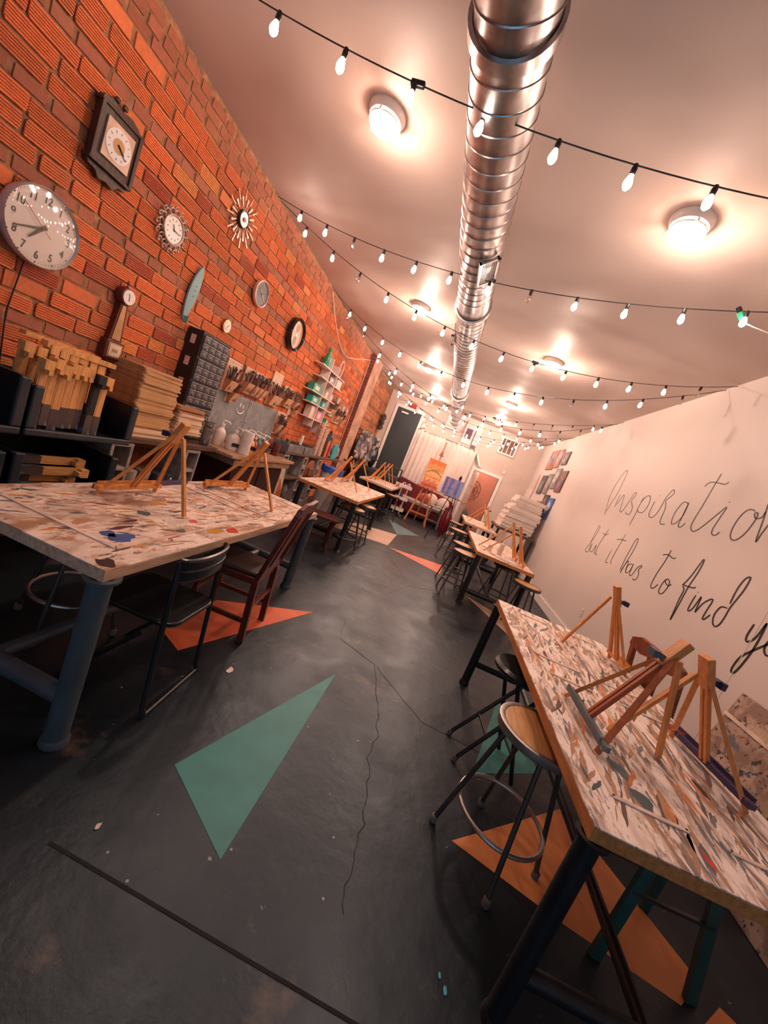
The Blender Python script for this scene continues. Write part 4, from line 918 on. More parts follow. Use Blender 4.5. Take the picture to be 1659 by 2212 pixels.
# folded easels
m_dirty = splat('paint_crusted_wood', (.10, .07, .065), [((.42, .34, .30), 20, .55, .04), ((.40, .14, .08), 14, .60, .03), ((.12, .20, .26), 14, .60, .03)], (1, 1, .4), 2)
m_fold = wood('folded_beech', (.80, .40, .14), .5, 'Z', .14)
m_foldblk = wood('folded_black', (.02, .02, .022), .5, 'Z', .2)
def folded(label, loc, L=.355, wood_=m_fold, lie=False):
    t = thing('folded_easel', label, 'easel', loc, 0, 'folded easels stored in the bins')
    b = MB(); b.box2((-.018, -.016, .11), (.012, .016, L)); b.build('mast', wood_, t)
    for s in (-1, 1): b = MB(); b.box2((-.01, s * .020 - .004, .12), (.010, s * .020 + .004, L - .02)); b.build('leg', wood_, t)
    b = MB(); b.box2((-.024, -.024, 0), (.016, .024, .12)); b.build('crusted_ledge', m_dirty, t)
    b = MB(); b.box2((-.012, -.026, L - .03), (.04, .026, L + .02)); b.box2((.0, -.012, L - .055), (.055, .012, L - .03)); b.build('head_block', wood_, t)
    return t
FL = 'folded wooden easel standing in the open-fronted black bin'
f0 = folded(FL, (-2.16, 1.76, .93)); k = 0
for i, y in enumerate([1.811, 1.862, 1.913, 1.964, 2.015]):
    copy_tree(f0, (-2.16 - random.uniform(0, .03), y, .93 + random.uniform(-.006, .02)), random.uniform(-.12, .12))
fb = folded('black-painted folded easel among the upright easels', (-2.155, 2.068, .93), wood_=m_foldblk)
copy_tree(f0, (-2.16, 2.122, .93), .05)
for i, y in enumerate([1.76, 1.82, 1.88, 1.94, 2.0, 2.06, 2.12, 2.18]):
    copy_tree(f0, (-2.30, y, .99 + random.uniform(-.02, .03)), random.uniform(-.1, .1), 'folded wooden easel in the back row of the open-fronted bin')
bar((-2.36, 1.78, 1.39), (-2.33, 2.20, 1.385), .05, .022, 'wooden_strip', m_fold, 'light wooden strip lying across the tops of the upright easels', 'strip')
bar((-2.29, 1.84, 1.375), (-2.27, 2.26, 1.37), .05, .03, 'wooden_strip', m_fold, 'second light strip lying across the easels, nearer the room', 'strip')
for i in range(6):
    z = .475 + .05 * i
    c = copy_tree(f0, (-2.19 - (i % 2) * .05, 1.76 + .02 * (i % 3), z), 0, 'folded easel lying in the lower black bin'); c.rotation_euler = (-R90 + random.uniform(-.06, .03), 0, random.uniform(-.1, .1))
# stacks of plywood plaques
m_ply = wood('plywood', (.62, .34, .15), .6, 'Y', .12); m_ply2 = wood('pale_plywood', (.80, .56, .38), .6, 'Y', .1); m_kraft = wood('brown_board', (.42, .20, .09), .7, 'Y', .1)
def board_stack(x, y0, y1, z0, n, th, m, label, group, d=.30, jit=.012, name='plywood_panel', wob=0):
    first = None
    for i in range(n):
        jx = random.uniform(-jit, jit) + wob * math.sin(i * .9)
        if first is None:
            b = MB(); w_ = (y1 - y0) / 2; b.prism([(-d, -w_), (-.01, -w_), (0, -w_ + .01), (-.004, 0), (0, w_ - .01), (-.01, w_), (-d, w_)], 0, th * .93)
            first = tag(b.build(name, m, loc=(x + jx, (y0 + y1) / 2, z0)), label, 'board', group); o = first
        else:
            o = first.copy(); COL.objects.link(o); o.location = (x + jx, (y0 + y1) / 2 + random.uniform(-jit, jit), z0 + i * th)
        o.rotation_euler.z = random.uniform(-.02, .02)
board_stack(-2.33, 2.60, 3.20, .912, 4, .016, m_ply2, 'wide pale board at the bottom of the tall plywood stack', 'wide base boards', .30)
board_stack(-2.36, 2.62, 3.03, .978, 28, .0165, m_ply, 'shaped plywood panel in the tall stack right of the easel bin', 'tall plywood stack', .28, .008, wob=.006)
board_stack(-2.34, 3.08, 3.42, .978, 16, .012, m_ply2, 'pale board in the low stack beside the black drawer tower', 'low pale board stack', .28, .01, wob=.006)
board_stack(-2.36, 3.07, 3.44, 1.172, 4, .014, m_kraft, 'brown board on top of the low stack', 'brown boards on the low stack', .28, .014)
# black drawer tower
m_drawer = mat('smoke_drawer', (.10, .09, .095), .25, var=.2, scale=20)
m_dlabel = mat('paper_label', (.62, .42, .36), .6)
t = thing('drawer_tower', 'tall black storage tower with rows of small smoky drawers', 'drawer cabinet', (-2.66, 3.28, .915))
b = MB(); b.box2((0, 0, 0), (.16, .012, 1.0)); b.box2((0, .418, 0), (.16, .43, 1.0)); b.box2((0, .012, 0), (.02, .418, 1.0))
for z in (.0, .33, .545, .76, .985): b.box2((.02, .012, z), (.16, .418, z + .015))
b.build('body', m_black, t)
b = MB(); b.box2((.012, .015, .345), (.155, .415, .985)); b.box2((.012, .015, .015), (.155, .415, .33)); b.build('inner_frame', mat('frame_black', (.006, .006, .008), .6), t)
for k, z in enumerate((.50, .70, .90)):
    b = MB(); b.box2((.045, -.002, z - .035), (.095, 0, z + .045)); b.build('side_label', m_dlabel, t)
dp = None
def drawers(rows, cols, z0, z1, gap=.006):
    dw, dh = .40 / cols, (z1 - z0) / rows; proto = None
    for r_ in range(rows):
        for c_ in range(cols):
            if proto is None:
                b = MB(); b.box2((0, gap / 2, gap / 2), (.016, dw - gap / 2, dh - gap / 2)); proto = b.build('drawer', m_drawer, t, bevel=.002); o = proto
                b = MB(); b.box2((.016, dw * .38, dh * .22), (.028, dw * .62, dh * .34)); kn = b.build('drawer_knob', mat('clear_knob', (.22, .20, .20), .2), proto)
                b = MB(); b.box2((.016, gap, dh - gap * 1.3), (.020, dw - gap, dh - gap / 2)); lp = b.build('drawer_lip', mat('pale_lip', (.55, .52, .52), .3), proto)
                b = MB(); b.box2((.0162, dw * .3, dh * .42), (.0168, dw * .7, dh * .7)); ic = b.build('drawer_tag', mat('grey_tag', (.17, .155, .155), .5), proto)
            else:
                o = copy_tree(proto, parent=t)
            o.location = (.155, .015 + c_ * dw, z0 + r_ * dh)
for z0 in (.345, .56, .775): drawers(3, 4, z0, z0 + .20)
drawers(5, 5, .015, .325)
# galvanised splash sheets with a painted smiley
m_sheet = splat('stained_zinc', (.30, .31, .32), [((.18, .17, .17), 4, .52, .12), ((.42, .30, .24), 6, .62, .08), ((.05, .05, .07), 11, .69, .03)], (1, 1, 1), 9, .4)
for y0, y1, lb in ((3.84, 4.64, 'left stained metal sheet with a white painted smiley face'), (4.65, 5.48, 'right stained metal sheet on the wall above the paint bottles')):
    b = MB(); b.box2((XL + .006, y0, .93), (XL + .012, y1, 1.50)); b.m = 1
    if y0 < 4: 
        for yy, zz in ((4.46, 1.395), (4.53, 1.385)): b.box2((XL + .012, yy - .011, zz - .022), (XL + .0135, yy + .011, zz + .022))
        b.tube([(XL + .013, 4.40 + .08 * (1 - math.cos(a)), 1.345 - .055 * math.sin(a)) for a in [PI * k / 12 for k in range(13)]], .009, 6)
    b.m = 2
    for yy in (y0 + .04, y1 - .04):
        for zz in (1.46, 1.2): b.lathe([(.008, 0), (.006, .004)], 8, T(XL + .012, yy, zz) @ RY(R90))
    single(b, 'metal_sheet', [m_sheet, m_trim, m_dsteel], lb, 'sheet')

# brush holders on the wall
m_peg = mat('pegboard', (.72, .46, .33), .6, var=.08); m_boxw = wood('holder_wood', (.70, .40, .24), .55, 'Z', .08); m_boxs = wood('holder_side', (.52, .22, .10), .55, 'Z', .08)
m_hole = mat('peg_hole', (.10, .05, .03), .9); m_brushes = mat('brush_handles', (.10, .07, .07), .6, var=.3, scale=40)
def pegboard(y0, y1, z0, z1, label, slots, cup=False):
    t = thing('brush_rack', label, 'rack', (XL + .006, y0, z0), group='wooden brush racks')
    b = MB(); b.box2((0, 0, 0), (.016, y1 - y0, z1 - z0)); b.m = 1
    yy = .03
    while yy < y1 - y0 - .01: b.box2((.016, yy - .005, z1 - z0 - .035), (.0168, yy + .005, z1 - z0 - .025)); yy += .055
    b.build('backboard', [m_peg, m_hole], t, bevel=.002)
    for (sy, w_, sz, h_) in slots:
        sy -= y0; sz -= z0; d_ = .09
        b = MB(); b.prism([(.016, 0), (.016 + d_ * .45, 0), (.016 + d_, h_), (.016, h_)], sy - w_ / 2, sy - w_ / 2 + .006, Matrix(((1, 0, 0, 0), (0, 0, 1, 0), (0, 1, 0, sz), (0, 0, 0, 1))))
        b.prism([(.016, 0), (.016 + d_ * .45, 0), (.016 + d_, h_), (.016, h_)], sy + w_ / 2 - .006, sy + w_ / 2, Matrix(((1, 0, 0, 0), (0, 0, 1, 0), (0, 1, 0, sz), (0, 0, 0, 1))))
        b.m = 1
        b.prism([(.016 + d_ * .45 - .006, 0), (.016 + d_ * .45, 0), (.016 + d_, h_), (.016 + d_ - .006, h_)], sy - w_ / 2 + .006, sy + w_ / 2 - .006, Matrix(((1, 0, 0, 0), (0, 0, 1, 0), (0, 1, 0, sz), (0, 0, 0, 1))))
        b.build('holder_box', [m_boxs, m_boxw], t)
    for i, (sy, w_, sz, h_) in enumerate(slots):
        n = max(8, int(w_ * 190)); b = MB()
        for _ in range(n):
            x = .03 + random.uniform(0, .045); yq = random.uniform(-w_ / 2 + .012, w_ / 2 - .012); b.m = random.choice((0, 0, 1, 2))
            tx, ty = x + random.uniform(-.02, .05), yq * 1.5 + random.uniform(-.03, .03); q = random.uniform(.06, .13)
            b.beam((x, yq, 0.02), (tx, ty, h_ + q), .006, .006)
            b.m = random.choice((0, 0, 3)); b.beam((tx, ty, h_ + q), (tx + (tx - x) * .25, ty + (ty - yq) * .25, h_ + q + .03), .010, .009)
        o = b.build('paint_brushes', [m_brushes, mat('brush_red', (.20, .03, .03), .5), mat('brush_wood', (.45, .22, .1), .5), mat('brush_tip', (.16, .12, .11), .9)], loc=(XL + .006, sy, sz))
        tag(o, f'bunch of paintbrushes in box {("one", "two", "three", "four", "five")[i]} of the {label}'[:110], 'paintbrushes', 'bunches of brushes', 'stuff')
pegboard(3.96, 4.24, 1.48, 1.84, 'tall pegboard rack nearest the drawer tower', [(4.06, .15, 1.49, .13)])
pegboard(4.10, 4.22, 1.38, 1.56, 'small low rack under the tall pegboard', [(4.17, .10, 1.39, .12)])
pegboard(4.33, 4.88, 1.54, 1.85, 'wide pegboard rack with four boxes', [(4.40, .14, 1.55, .13), (4.56, .09, 1.56, .12), (4.67, .09, 1.56, .12), (4.78, .09, 1.56, .12)])
pegboard(4.99, 5.27, 1.52, 1.98, 'highest pegboard rack with a wide box', [(5.14, .26, 1.53, .15)])
pegboard(5.40, 5.70, 1.58, 1.88, 'rack left of the white shelf unit', [(5.53, .2, 1.59, .13)])
pegboard(5.74, 5.98, 1.50, 1.80, 'narrow rack touching the white shelf unit', [(5.83, .12, 1.62, .11), (5.88, .12, 1.51, .1)])
pegboard(5.44, 5.78, 1.16, 1.50, 'lower rack above the grey tray', [(5.52, .13, 1.20, .12), (5.66, .11, 1.16, .1)])
pegboard(7.35, 7.75, 1.78, 2.05, 'first rack right of the white shelf unit', [(7.45, .13, 1.80, .12), (7.62, .14, 1.84, .1)])
pegboard(7.82, 8.55, 1.70, 2.05, 'rack with paper cups beside the pilaster', [(7.95, .15, 1.74, .12), (8.18, .15, 1.76, .12), (8.40, .15, 1.72, .12)])
m_cup = mat('paper_cup', (.68, .56, .50), .5, var=.05)
for y, z, lb in ((7.55, 2.06, 'crumpled pale cup on the rack right of the white shelf'), (8.0, 1.98, 'pale cup high on the rack beside the pilaster'), (8.3, 1.95, 'second pale cup on the rack beside the pilaster')):
    b = MB(); b.lathe([(.03, 0), (.045, .12), (.042, .12), (.028, .004), (.001, .004)], 12, T(XL + .10, y, z)); single(b, 'paper_cup', m_cup, lb, 'cup', smooth=True)

# wooden bench with bottles
m_bench = wood('bench_wood', (.45, .25, .15), .5, 'Y', .25)
t = thing('work_bench', 'worn wooden bench top on a dark cabinet, carrying the paint bottles', 'bench', (-2.36, 4.53, 0))
b = MB(); b.prism([(-.29, -.78), (.02, -.86), (.25, -.83), (.25, .80), (-.29, .80)], .865, .90); b.build('bench_top', m_bench, t, bevel=.004)
b = MB(); b.box2((-.28, -.70, .78), (.21, .76, .865)); b.build('apron', m_bench, t)
b = MB(); b.box2((-.28, -.62, 0), (.14, .70, .78)); cb = b.build('cabinet', wood('dark_red_cabinet', (.055, .018, .015), .35, 'Z', .2), t)
for s in (-1, 1): b = MB(); b.box2((.14, -.60 if s < 0 else .05, .04), (.158, .02 if s < 0 else .68, .74)); dd = b.build('door', wood('dark_red_cabinet', (.055, .018, .015)), t, bevel=.004); b = MB(); b.blob((.168, -.03 if s < 0 else .10, .42), .012, 8); b.build('knob', m_steel, dd, smooth=True)
def bottle(x, y, z, h_, r, m, label, pump=True, name='paint_bottle', capm=None, jug=False):
    t = thing(name, label, 'bottle', (x, y, z), random.uniform(-.4, .4), 'bottles on the wooden bench')
    b = MB(); b.lathe([(r * .92, 0), (r, .012), (r, h_ * .62), (r * .8, h_ * .76), (r * .33, h_ * .88), (r * .3, h_)], 18, Matrix.Diagonal((.8, 1.15, 1, 1)) if jug else None); bd = b.build('body', m, t, smooth=True)
    if jug:
        b = MB(); b.tube([(0, r * .35, h_ * .92), (0, r * .95, h_ * .86), (0, r * 1.12, h_ * .68), (0, r * 1.1, h_ * .5)], .011, 8); b.build('handle', m, bd, smooth=True)
    b = MB(); b.lathe([(r * .38, 0), (r * .38, .022), (.001, .024)], 12, T(0, 0, h_ - .004)); cp = b.build('cap', capm or m_white, t, smooth=True)
    if pump:
        b = MB(); b.tube([(0, 0, h_ + .01), (0, 0, h_ + .055)], .006, 8); b.tube([(0, 0, h_ + .055), (.06, .02, h_ + .05), (.075, .025, h_ + .035)], .008, 8); b.build('pump', m_white, cp, smooth=True)
    return t
cw = mat('jug_white', (.74, .62, .56), .4, var=.04)
BZ = .901
bottle(-2.50, 3.98, BZ, .23, .075, cw, 'white gallon jug with a pump, leftmost on the bench', jug=True)
t = bottle(-2.35, 4.03, BZ, .21, .07, cw, 'white jug with a black label and handle', jug=True)
b = MB(); b.box2((.058, -.05, .05), (.0605, .045, .09)); b.build('label_print', m_hand, t)
b = MB(); b.lathe([(.02, .26), (.065, .26), (.066, .255), (.066, .005), (.065, 0), (.02, 0)], 28); single(MB().add([(x - 2.24, y + 4.10, z + BZ) for x, y, z in b.v], b.f), 'paper_towel_roll', mat('paper_towel', (.78, .66, .60), .8, bmp=.2), 'white paper towel roll standing on the bench', 'roll', smooth=True)
for a in ((-2.30, 4.32, .19, .048, (.75, .32, .04), 'yellow-orange paint bottle with a pump next to the paper roll'), (-2.42, 4.30, .2, .045, (.80, .50, .10), 'pale yellow paint bottle behind the orange one'),
          (-2.33, 4.46, .18, .042, (.42, .04, .04), 'red paint bottle right of the yellow one'), (-2.36, 4.60, .20, .048, (.05, .14, .14), 'dark teal paint bottle on the bench'), (-2.46, 4.50, .20, .045, (.08, .18, .20), 'slate paint bottle behind the teal one'),
          (-2.38, 4.76, .19, .048, (.04, .13, .36), 'blue paint bottle on the bench'), (-2.48, 4.72, .2, .045, (.30, .34, .12), 'olive paint bottle behind the blue one'), (-2.42, 4.90, .15, .04, (.02, .02, .02), 'small black paint bottle on the bench'), (-2.45, 5.0, .15, .04, (.03, .02, .03), 'second small black paint bottle on the bench')):
    bottle(a[0], a[1], BZ, a[2], a[3], mat('paint_' + a[5].split()[0] + a[5].split()[1], a[4], .35, var=.08), a[5], pump=a[2] > .16)
b = MB(); b.lathe([(.05, 0), (.055, .01), (.055, .17), (.05, .19), (.04, .19), (.001, .185)], 20, T(-2.36, 5.14, BZ)); single(b, 'plum_jar', mat('plum_liquid', (.14, .02, .03), .2, var=.3, scale=20), 'dark plum glass jar at the far end of the bench', 'jar', smooth=True)
t = thing('drying_board', 'pale bare wedge of board leaning on the low bench front', 'board', (-2.16, 5.25, .0), 0, rot=(0, -.12, 0))
b = MB(); b.box2((-.012, -.21, .25), (.0, .21, .76)); b.m = 1; b.prism([(-.21, .25), (.21, .25), (.21, .42), (.10, .60), (.02, .38), (-.21, .33)], .0005, .002, Matrix(((0, 0, 1, 0), (1, 0, 0, 0), (0, 1, 0, 0), (0, 0, 0, 1)))); b.box2((-.012, -.02, 0), (0, .02, .25)); b.build('board', [mat('cream_board', (.66, .46, .34), .5), mat('orange_paint', (.66, .16, .04), .4)], t)
# spattered vase-like cup on the upper shelf right end, and buckets below
b = MB(); b.lathe([(.045, 0), (.05, .02), (.05, .24), (.046, .24), (.044, .02), (.001, .02)], 20, T(-2.36, 3.56, .912)); single(b, 'spattered_cylinder', splat('spattered_metal', (.30, .24, .22), [((.05, .05, .06), 18, .52, .05), ((.6, .45, .38), 20, .6, .05)]), 'tall spattered cylinder beside the drawer tower', 'container', smooth=True)
for y, c, lb in ((2.80, (.45, .34, .29), 'dusty white pot on the lower shelf between the concrete blocks'), (2.95, (.40, .30, .26), 'second dusty pot on the lower shelf')):
    b = MB(); b.lathe([(.045, 0), (.06, .14), (.06, .16), (.001, .16)], 16, T(-2.42, y, .447)); single(b, 'dusty_pot', mat(f'pot{y}', c, .7, var=.2), lb, 'pot', smooth=True)
for y, lb in ((3.07, 'left dark grey latch box on the lower shelf'), (3.19, 'right dark grey latch box on the lower shelf')):
    b = MB(); b.box2((-2.5, y - .055, .447), (-2.33, y + .055, .60)); b.m = 1; b.box2((-2.33, y - .012, .55), (-2.325, y + .012, .57)); single(b, 'latch_box', [mat('grey_box', (.05, .055, .065), .4), m_white], lb, 'box', bevel=.006)

# far cinder-block shelving
FX = -2.27
plank(-2.64, FX, 5.30, 8.2, .965, 1.00, 'upper board of the far block shelving, carrying trays and cup stacks')
plank(-2.64, FX, 5.30, 7.0, .565, .60, 'lower board of the far block shelving')
FB = [(5.42, .603, 'far shelving block at the bench end, upper tier'), (6.22, .603, 'far shelving block in the middle, upper tier'), (6.95, .603, 'far shelving block right of the brown backpack, upper tier')]
for y, z, lb in FB:
    t = thing('cinder_block', lb, 'block', (FX - .01, y, z), group='concrete blocks carrying the shelves')
    b = MB()
    for s in (0, 1):
        z0 = s * .18
        b.box2((-.3, -.09, z0), (0, -.065, z0 + .175)); b.box2((-.3, .065, z0), (0, .09, z0 + .175)); b.box2((-.3, -.065, z0), (0, .065, z0 + .03)); b.box2((-.3, -.065, z0 + .145), (0, .065, z0 + .175))
    b.build('block', m_block, t, bevel=.004)
for i, y in enumerate((5.42, 6.22, 6.90)): cinder(FX - .01, y, .15, ('far shelving block at floor level, bench end', 'far shelving block at floor level, middle', 'far shelving block at floor level, right end')[i])
b = MB(); b.box2((-2.6, 5.3, 0), (FX, 7.0, .15)); single(b, 'plinth', m_block, 'low concrete plinth under the far block shelving', 'plinth')
b = MB(); b.box2((-2.6, 5.60, .602), (-2.29, 5.64, .94)); single(b, 'teal_folder', mat('teal_folder', (.02, .16, .18), .5), 'thin teal folder upright in the far shelving', 'folder')
for y, h_, lb in ((5.66, .30, 'left clouded glass jar at floor level in the far shelving'), (5.88, .30, 'right clouded glass jar at floor level in the far shelving')):
    b = MB(); b.lathe([(.06, 0), (.065, .01), (.065, h_ - .06), (.045, h_ - .03), (.048, h_), (.001, h_)], 16, T(-2.36, y, .151)); single(b, 'glass_jar', splat(f'jar{y}', (.20, .17, .16), [((.6, .5, .45), 9, .55, .1)]), lb, 'jar', smooth=True)
m_tray = splat('grey_tray', (.15, .155, .165), [((.30, .27, .26), 6, .5, .15)], (1, 1, 1), 4)
for y0, y1, lb in ((5.38, 5.98, 'left long grey plastic tray full of dark tools'), (6.04, 6.50, 'right grey plastic tray full of dark tools')):
    t = thing('tool_tray', lb, 'tray', (-2.42, (y0 + y1) / 2, 1.002)); w_ = (y1 - y0) / 2
    b = MB(); b.box2((-.13, -w_, 0), (.13, w_, .01))
    for s in (-1, 1): b.box2((s * .13, -w_, .01), (s * .118, w_, .12)); b.box2((-.118, s * w_, .01), (.118, s * (w_ - .012), .12))
    b.build('tray', m_tray, t, bevel=.004)
    b = MB()
    for _ in range(26): x, y = random.uniform(-.1, .1), random.uniform(-w_ + .03, w_ - .03); b.beam((x, y, .02), (x + random.uniform(-.02, .02), y + random.uniform(-.03, .03), random.uniform(.11, .165)), .012, .012)
    tag(b.build('small_tools', m_brushes, loc=(-2.42, (y0 + y1) / 2, 1.003)), 'dark tool ends filling the ' + lb.split(' full')[0], 'tools', None, 'stuff')
b = MB(); b.box2((-2.44, 6.08, 1.02), (-2.41, 6.12, 1.28)); single(b, 'white_stick', m_white, 'white stick standing up out of the right grey tray', 'stick')
m_cupst = mat('cup_stack', (.68, .46, .34), .6, var=.08, scale=14)
cp = MB(); cp.lathe([(.040, 0), (.048, .056), (.05, .062), (.046, .066), (.001, .066)], 16)
first = None
for (x, y, n, g) in ((-2.36, 6.68, 8, 'left'), (-2.42, 6.82, 9, 'middle'), (-2.38, 6.98, 8, 'right')):
    for i in range(n):
        if first is None: first = cp.build('paper_cup', m_cupst, smooth=True); o = first
        else: o = first.copy(); COL.objects.link(o)
        o.location = (x + random.uniform(-.004, .004), y + random.uniform(-.004, .004), 1.001 + i * .068)
        tag(o, f'beige cup in the {g} tower of stacked cups on the far shelving', 'cup', f'{g} tower of stacked cups')
for x, y, r, h_, c, lb in ((-2.38, 7.14, .03, .42, (.02, .02, .03), 'slim black tube right of the cup towers'), (-2.34, 7.22, .028, .34, (.85, .20, .05), 'slim orange tube right of the cup towers'), (-2.40, 7.30, .03, .46, (.03, .05, .14), 'slim navy tube on the far shelving'), (-2.42, 7.40, .03, .52, (.02, .03, .06), 'tallest dark tube on the far shelving'), (-2.34, 7.38, .022, .25, (.45, .03, .10), 'short crimson tube on the far shelving'), (-2.40, 7.50, .03, .40, (.04, .12, .12), 'slim dark green tube on the far shelving')):
    b = MB(); b.lathe([(r, 0), (r, h_ * .85), (r * .8, h_ * .9), (r * .8, h_), (.001, h_)], 12, T(x, y, 1.001)); single(b, 'marker_tube', mat('tube_' + lb.split()[1] + lb.split()[2], c, .4), lb, 'tube', smooth=True)
b = MB(); b.box((0, 0, .15), (.03, .30, .30), T(-2.32, 7.72, 1.002) @ RX(.10)); single(b, 'turquoise_folder', mat('turquoise', (.03, .42, .48), .4), 'bright turquoise folder standing at the end of the far shelving', 'folder', bevel=.004)
b = MB(); b.blob((-2.40, 7.98, 1.14), (.10, .12, .135), 12, jit=.012); single(b, 'plastic_bag', mat('pale_plastic', (.35, .42, .46), .3, var=.3), 'pale blue plastic bag right of the turquoise folder', 'bag', smooth=True)
# backpack, bin
t = thing('backpack', 'rust-brown leather backpack on the lower board of the far shelving', 'bag', (-2.36, 6.62, .602)); m_lea = mat('rust_leather', (.34, .11, .04), .5, var=.1)
b = MB(); b.prism([(-.16, 0), (.16, 0), (.17, .18), (.13, .27), (.05, .31), (-.05, .31), (-.13, .27), (-.17, .18)], -.10, .06, Matrix(((0, 0, 1, 0), (1, 0, 0, 0), (0, 1, 0, 0), (0, 0, 0, 1)))); b.build('body', m_lea, t, bevel=.02)
b = MB(); b.prism([(-.12, .02), (.12, .02), (.12, .17), (-.12, .17)], .06, .095, Matrix(((0, 0, 1, 0), (1, 0, 0, 0), (0, 1, 0, 0), (0, 0, 0, 1)))); b.build('pocket', mat('dark_leather', (.22, .065, .03), .5), t, bevel=.012)
t = thing('waste_bin', 'white waste bin with a blue bag folded over its rim', 'bin', (-2.12, 7.35, 0))
b = MB(); b.lathe([(.17, 0), (.21, .80), (.215, .86), (.20, .86), (.16, .01), (.001, .01)], 24); b.build('bin_body', mat('bin_white', (.62, .56, .53), .4), t, smooth=True)
b = MB(); b.lathe([(.222, .76), (.224, .84), (.219, .875), (.205, .875), (.195, .80)], 24, cap=False); b.v = [(x * (1 + .03 * math.sin(9 * math.atan2(y, x))), y, z + .01 * math.sin(7 * math.atan2(y, x))) for x, y, z in b.v]; b.build('blue_liner', mat('blue_liner', (.02, .10, .50), .35, var=.2), t, smooth=True)

# white cubby shelf
m_shelfw = mat('shelf_white', (.74, .60, .53), .5, var=.03)
t = thing('wall_shelf', 'white interlocking wall shelf unit with five tiers', 'shelf', (XL + .006, 6.7, 1.40)); D_ = .17
tiers = [(-.62, .62, 1.05), (-.50, .68, .87), (-.70, .52, .60), (-.60, .50, .42), (-.52, .66, .18)]
for y0, y1, z in tiers: b = MB(); b.box2((0, y0, z), (D_, y1, z + .016)); b.build('tier', m_shelfw, t)
for y, z0, z1 in ((-.22, .05, 1.25), (.18, -.03, 1.22)): b = MB(); b.box2((0, y - .008, z0), (D_ - .002, y + .008, z1)); b.build('upright', m_shelfw, t)
SX = XL + .10
def onshelf(y, z): return (SX, 6.7 + y, 1.40 + z + .017)
m_grn = mat('green_plastic', (.02, .30, .16), .3, var=.1)
x, y, z = onshelf(-.36, 1.05); b = MB(); b.lathe([(.05, 0), (.055, .02), (.055, .15), (.02, .22), (.018, .25), (.03, .27), (.02, .31), (.001, .31)], 16, T(x, y, z)); single(b, 'green_spray_bottle', m_grn, 'green spray bottle on top of the white shelf unit', 'bottle', smooth=True)
x, y, z = onshelf(.42, 1.05); b = MB(); b.tube([(x + .0, y + .10 * math.cos(a), z + .165 + .15 * math.sin(a)) for a in [2 * PI * k / 28 for k in range(28)]], .014, 8, True); b.tube([(x, y - .09, z + .15), (x, y + .09, z + .15)], .006, 6); single(b, 'oval_frame', m_shelfw, 'white oval frame standing on top of the white shelf unit', 'frame', smooth=True)
for ys, zs, w_, h_, c, nm, lb in ((-.46, .60, .36, .12, (.02, .27, .17), 'green_box', 'long green box on the third tier of the white shelf'), (.02, .60, .12, .11, (.62, .55, .50), 'small_packet', 'pale packet in the third tier middle cell'), (.30, .60, .14, .12, (.50, .30, .27), 'small_packet', 'reddish printed packet at the right of the third tier'),
                               (-.40, .42, .28, .11, (.02, .36, .28), 'teal_box', 'teal box on the fourth tier of the white shelf'), (.04, .42, .11, .10, (.03, .40, .34), 'teal_cup', 'small teal box in the fourth tier middle cell'), (.02, .18, .26, .16, (.60, .25, .30), 'pink_box', 'pink and white printed box in the lowest tier'),
                               (-.36, .18, .16, .19, (.66, .52, .44), 'white_carton', 'white carton at the left of the lowest tier'), (.50, .18, .11, .10, (.03, .32, .25), 'green_pot', 'small green pot at the right end of the lowest tier'), (.02, .87, .22, .10, (.26, .16, .18), 'dark_box', 'dark box in the second tier middle cell'), (.44, .87, .26, .15, (.70, .60, .56), 'white_carton', 'white carton at the right of the second tier')):
    x, y, z = onshelf(ys, zs); b = MB(); b.box2((x - .055, y - w_ / 2, z), (x + .055, y + w_ / 2, z + h_)); b.m = 1; b.box2((x + .055, y - w_ * .3, z + h_ * .25), (x + .0565, y + w_ * .2, z + h_ * .75)); single(b, nm, [mat(nm + lb[:6], c, .4, var=.1), m_shelfw], lb, 'box', bevel=.004)
# ================================================================ BACK OF THE ROOM
def cloth_sheet(x0, x1, z0, z1, y, amp, folds, name, m, label, cat, th=.006):
    b = MB(); nx, nz = 90, 14
    for j in range(nz + 1):
        v = j / nz
        for i in range(nx + 1):
            u = i / nx
            yy = y + amp * (math.sin(u * folds * 2 * PI + .6 * math.sin(5 * v)) * (1 - .35 * v) + .5 * math.sin(u * folds * 5.1 + 2 * v))
            b.v.append((x0 + (x1 - x0) * u + .05 * math.sin(3 * v) * (1 - v) * (u - .5), yy, z0 + (z1 - z0) * v + (.02 * math.sin(u * 20) if j in (0, nz) else 0)))
    for j in range(nz):
        for i in range(nx): k = j * (nx + 1) + i; b.f.append((k, k + 1, k + nx + 2, k + nx + 1)); b.mi.append(0)
    o = single(b, name, m, label, cat, smooth=True)
    s = o.modifiers.new('cloth', 'SOLIDIFY'); s.thickness = th; return o
m_curt = mat('curtain_white', (.74, .63, .58), .9, var=.05, scale=30, bmp=.3)
cloth_sheet(-1.40, .56, .35, 2.62, YF - .16, .035, 13, 'curtain', m_curt, 'white patterned curtain hanging behind the orange painting', 'curtain')
b = MB(); b.tube([(-1.45, YF - .15, 2.63), (.60, YF - .15, 2.62)], .012, 8); b.tube([(-1.40, YF, 2.63), (-1.40, YF - .15, 2.63)], .009, 6); b.tube([(.55, YF, 2.62), (.55, YF - .15, 2.62)], .009, 6)
single(b, 'curtain_rod', m_steel, 'thin rod carrying the white curtain', 'rod', smooth=True)
t = thing('wall_bracket', 'white angled wall bracket right of the curtain above the inner door', 'bracket', (.62, YF - .02, 2.25))
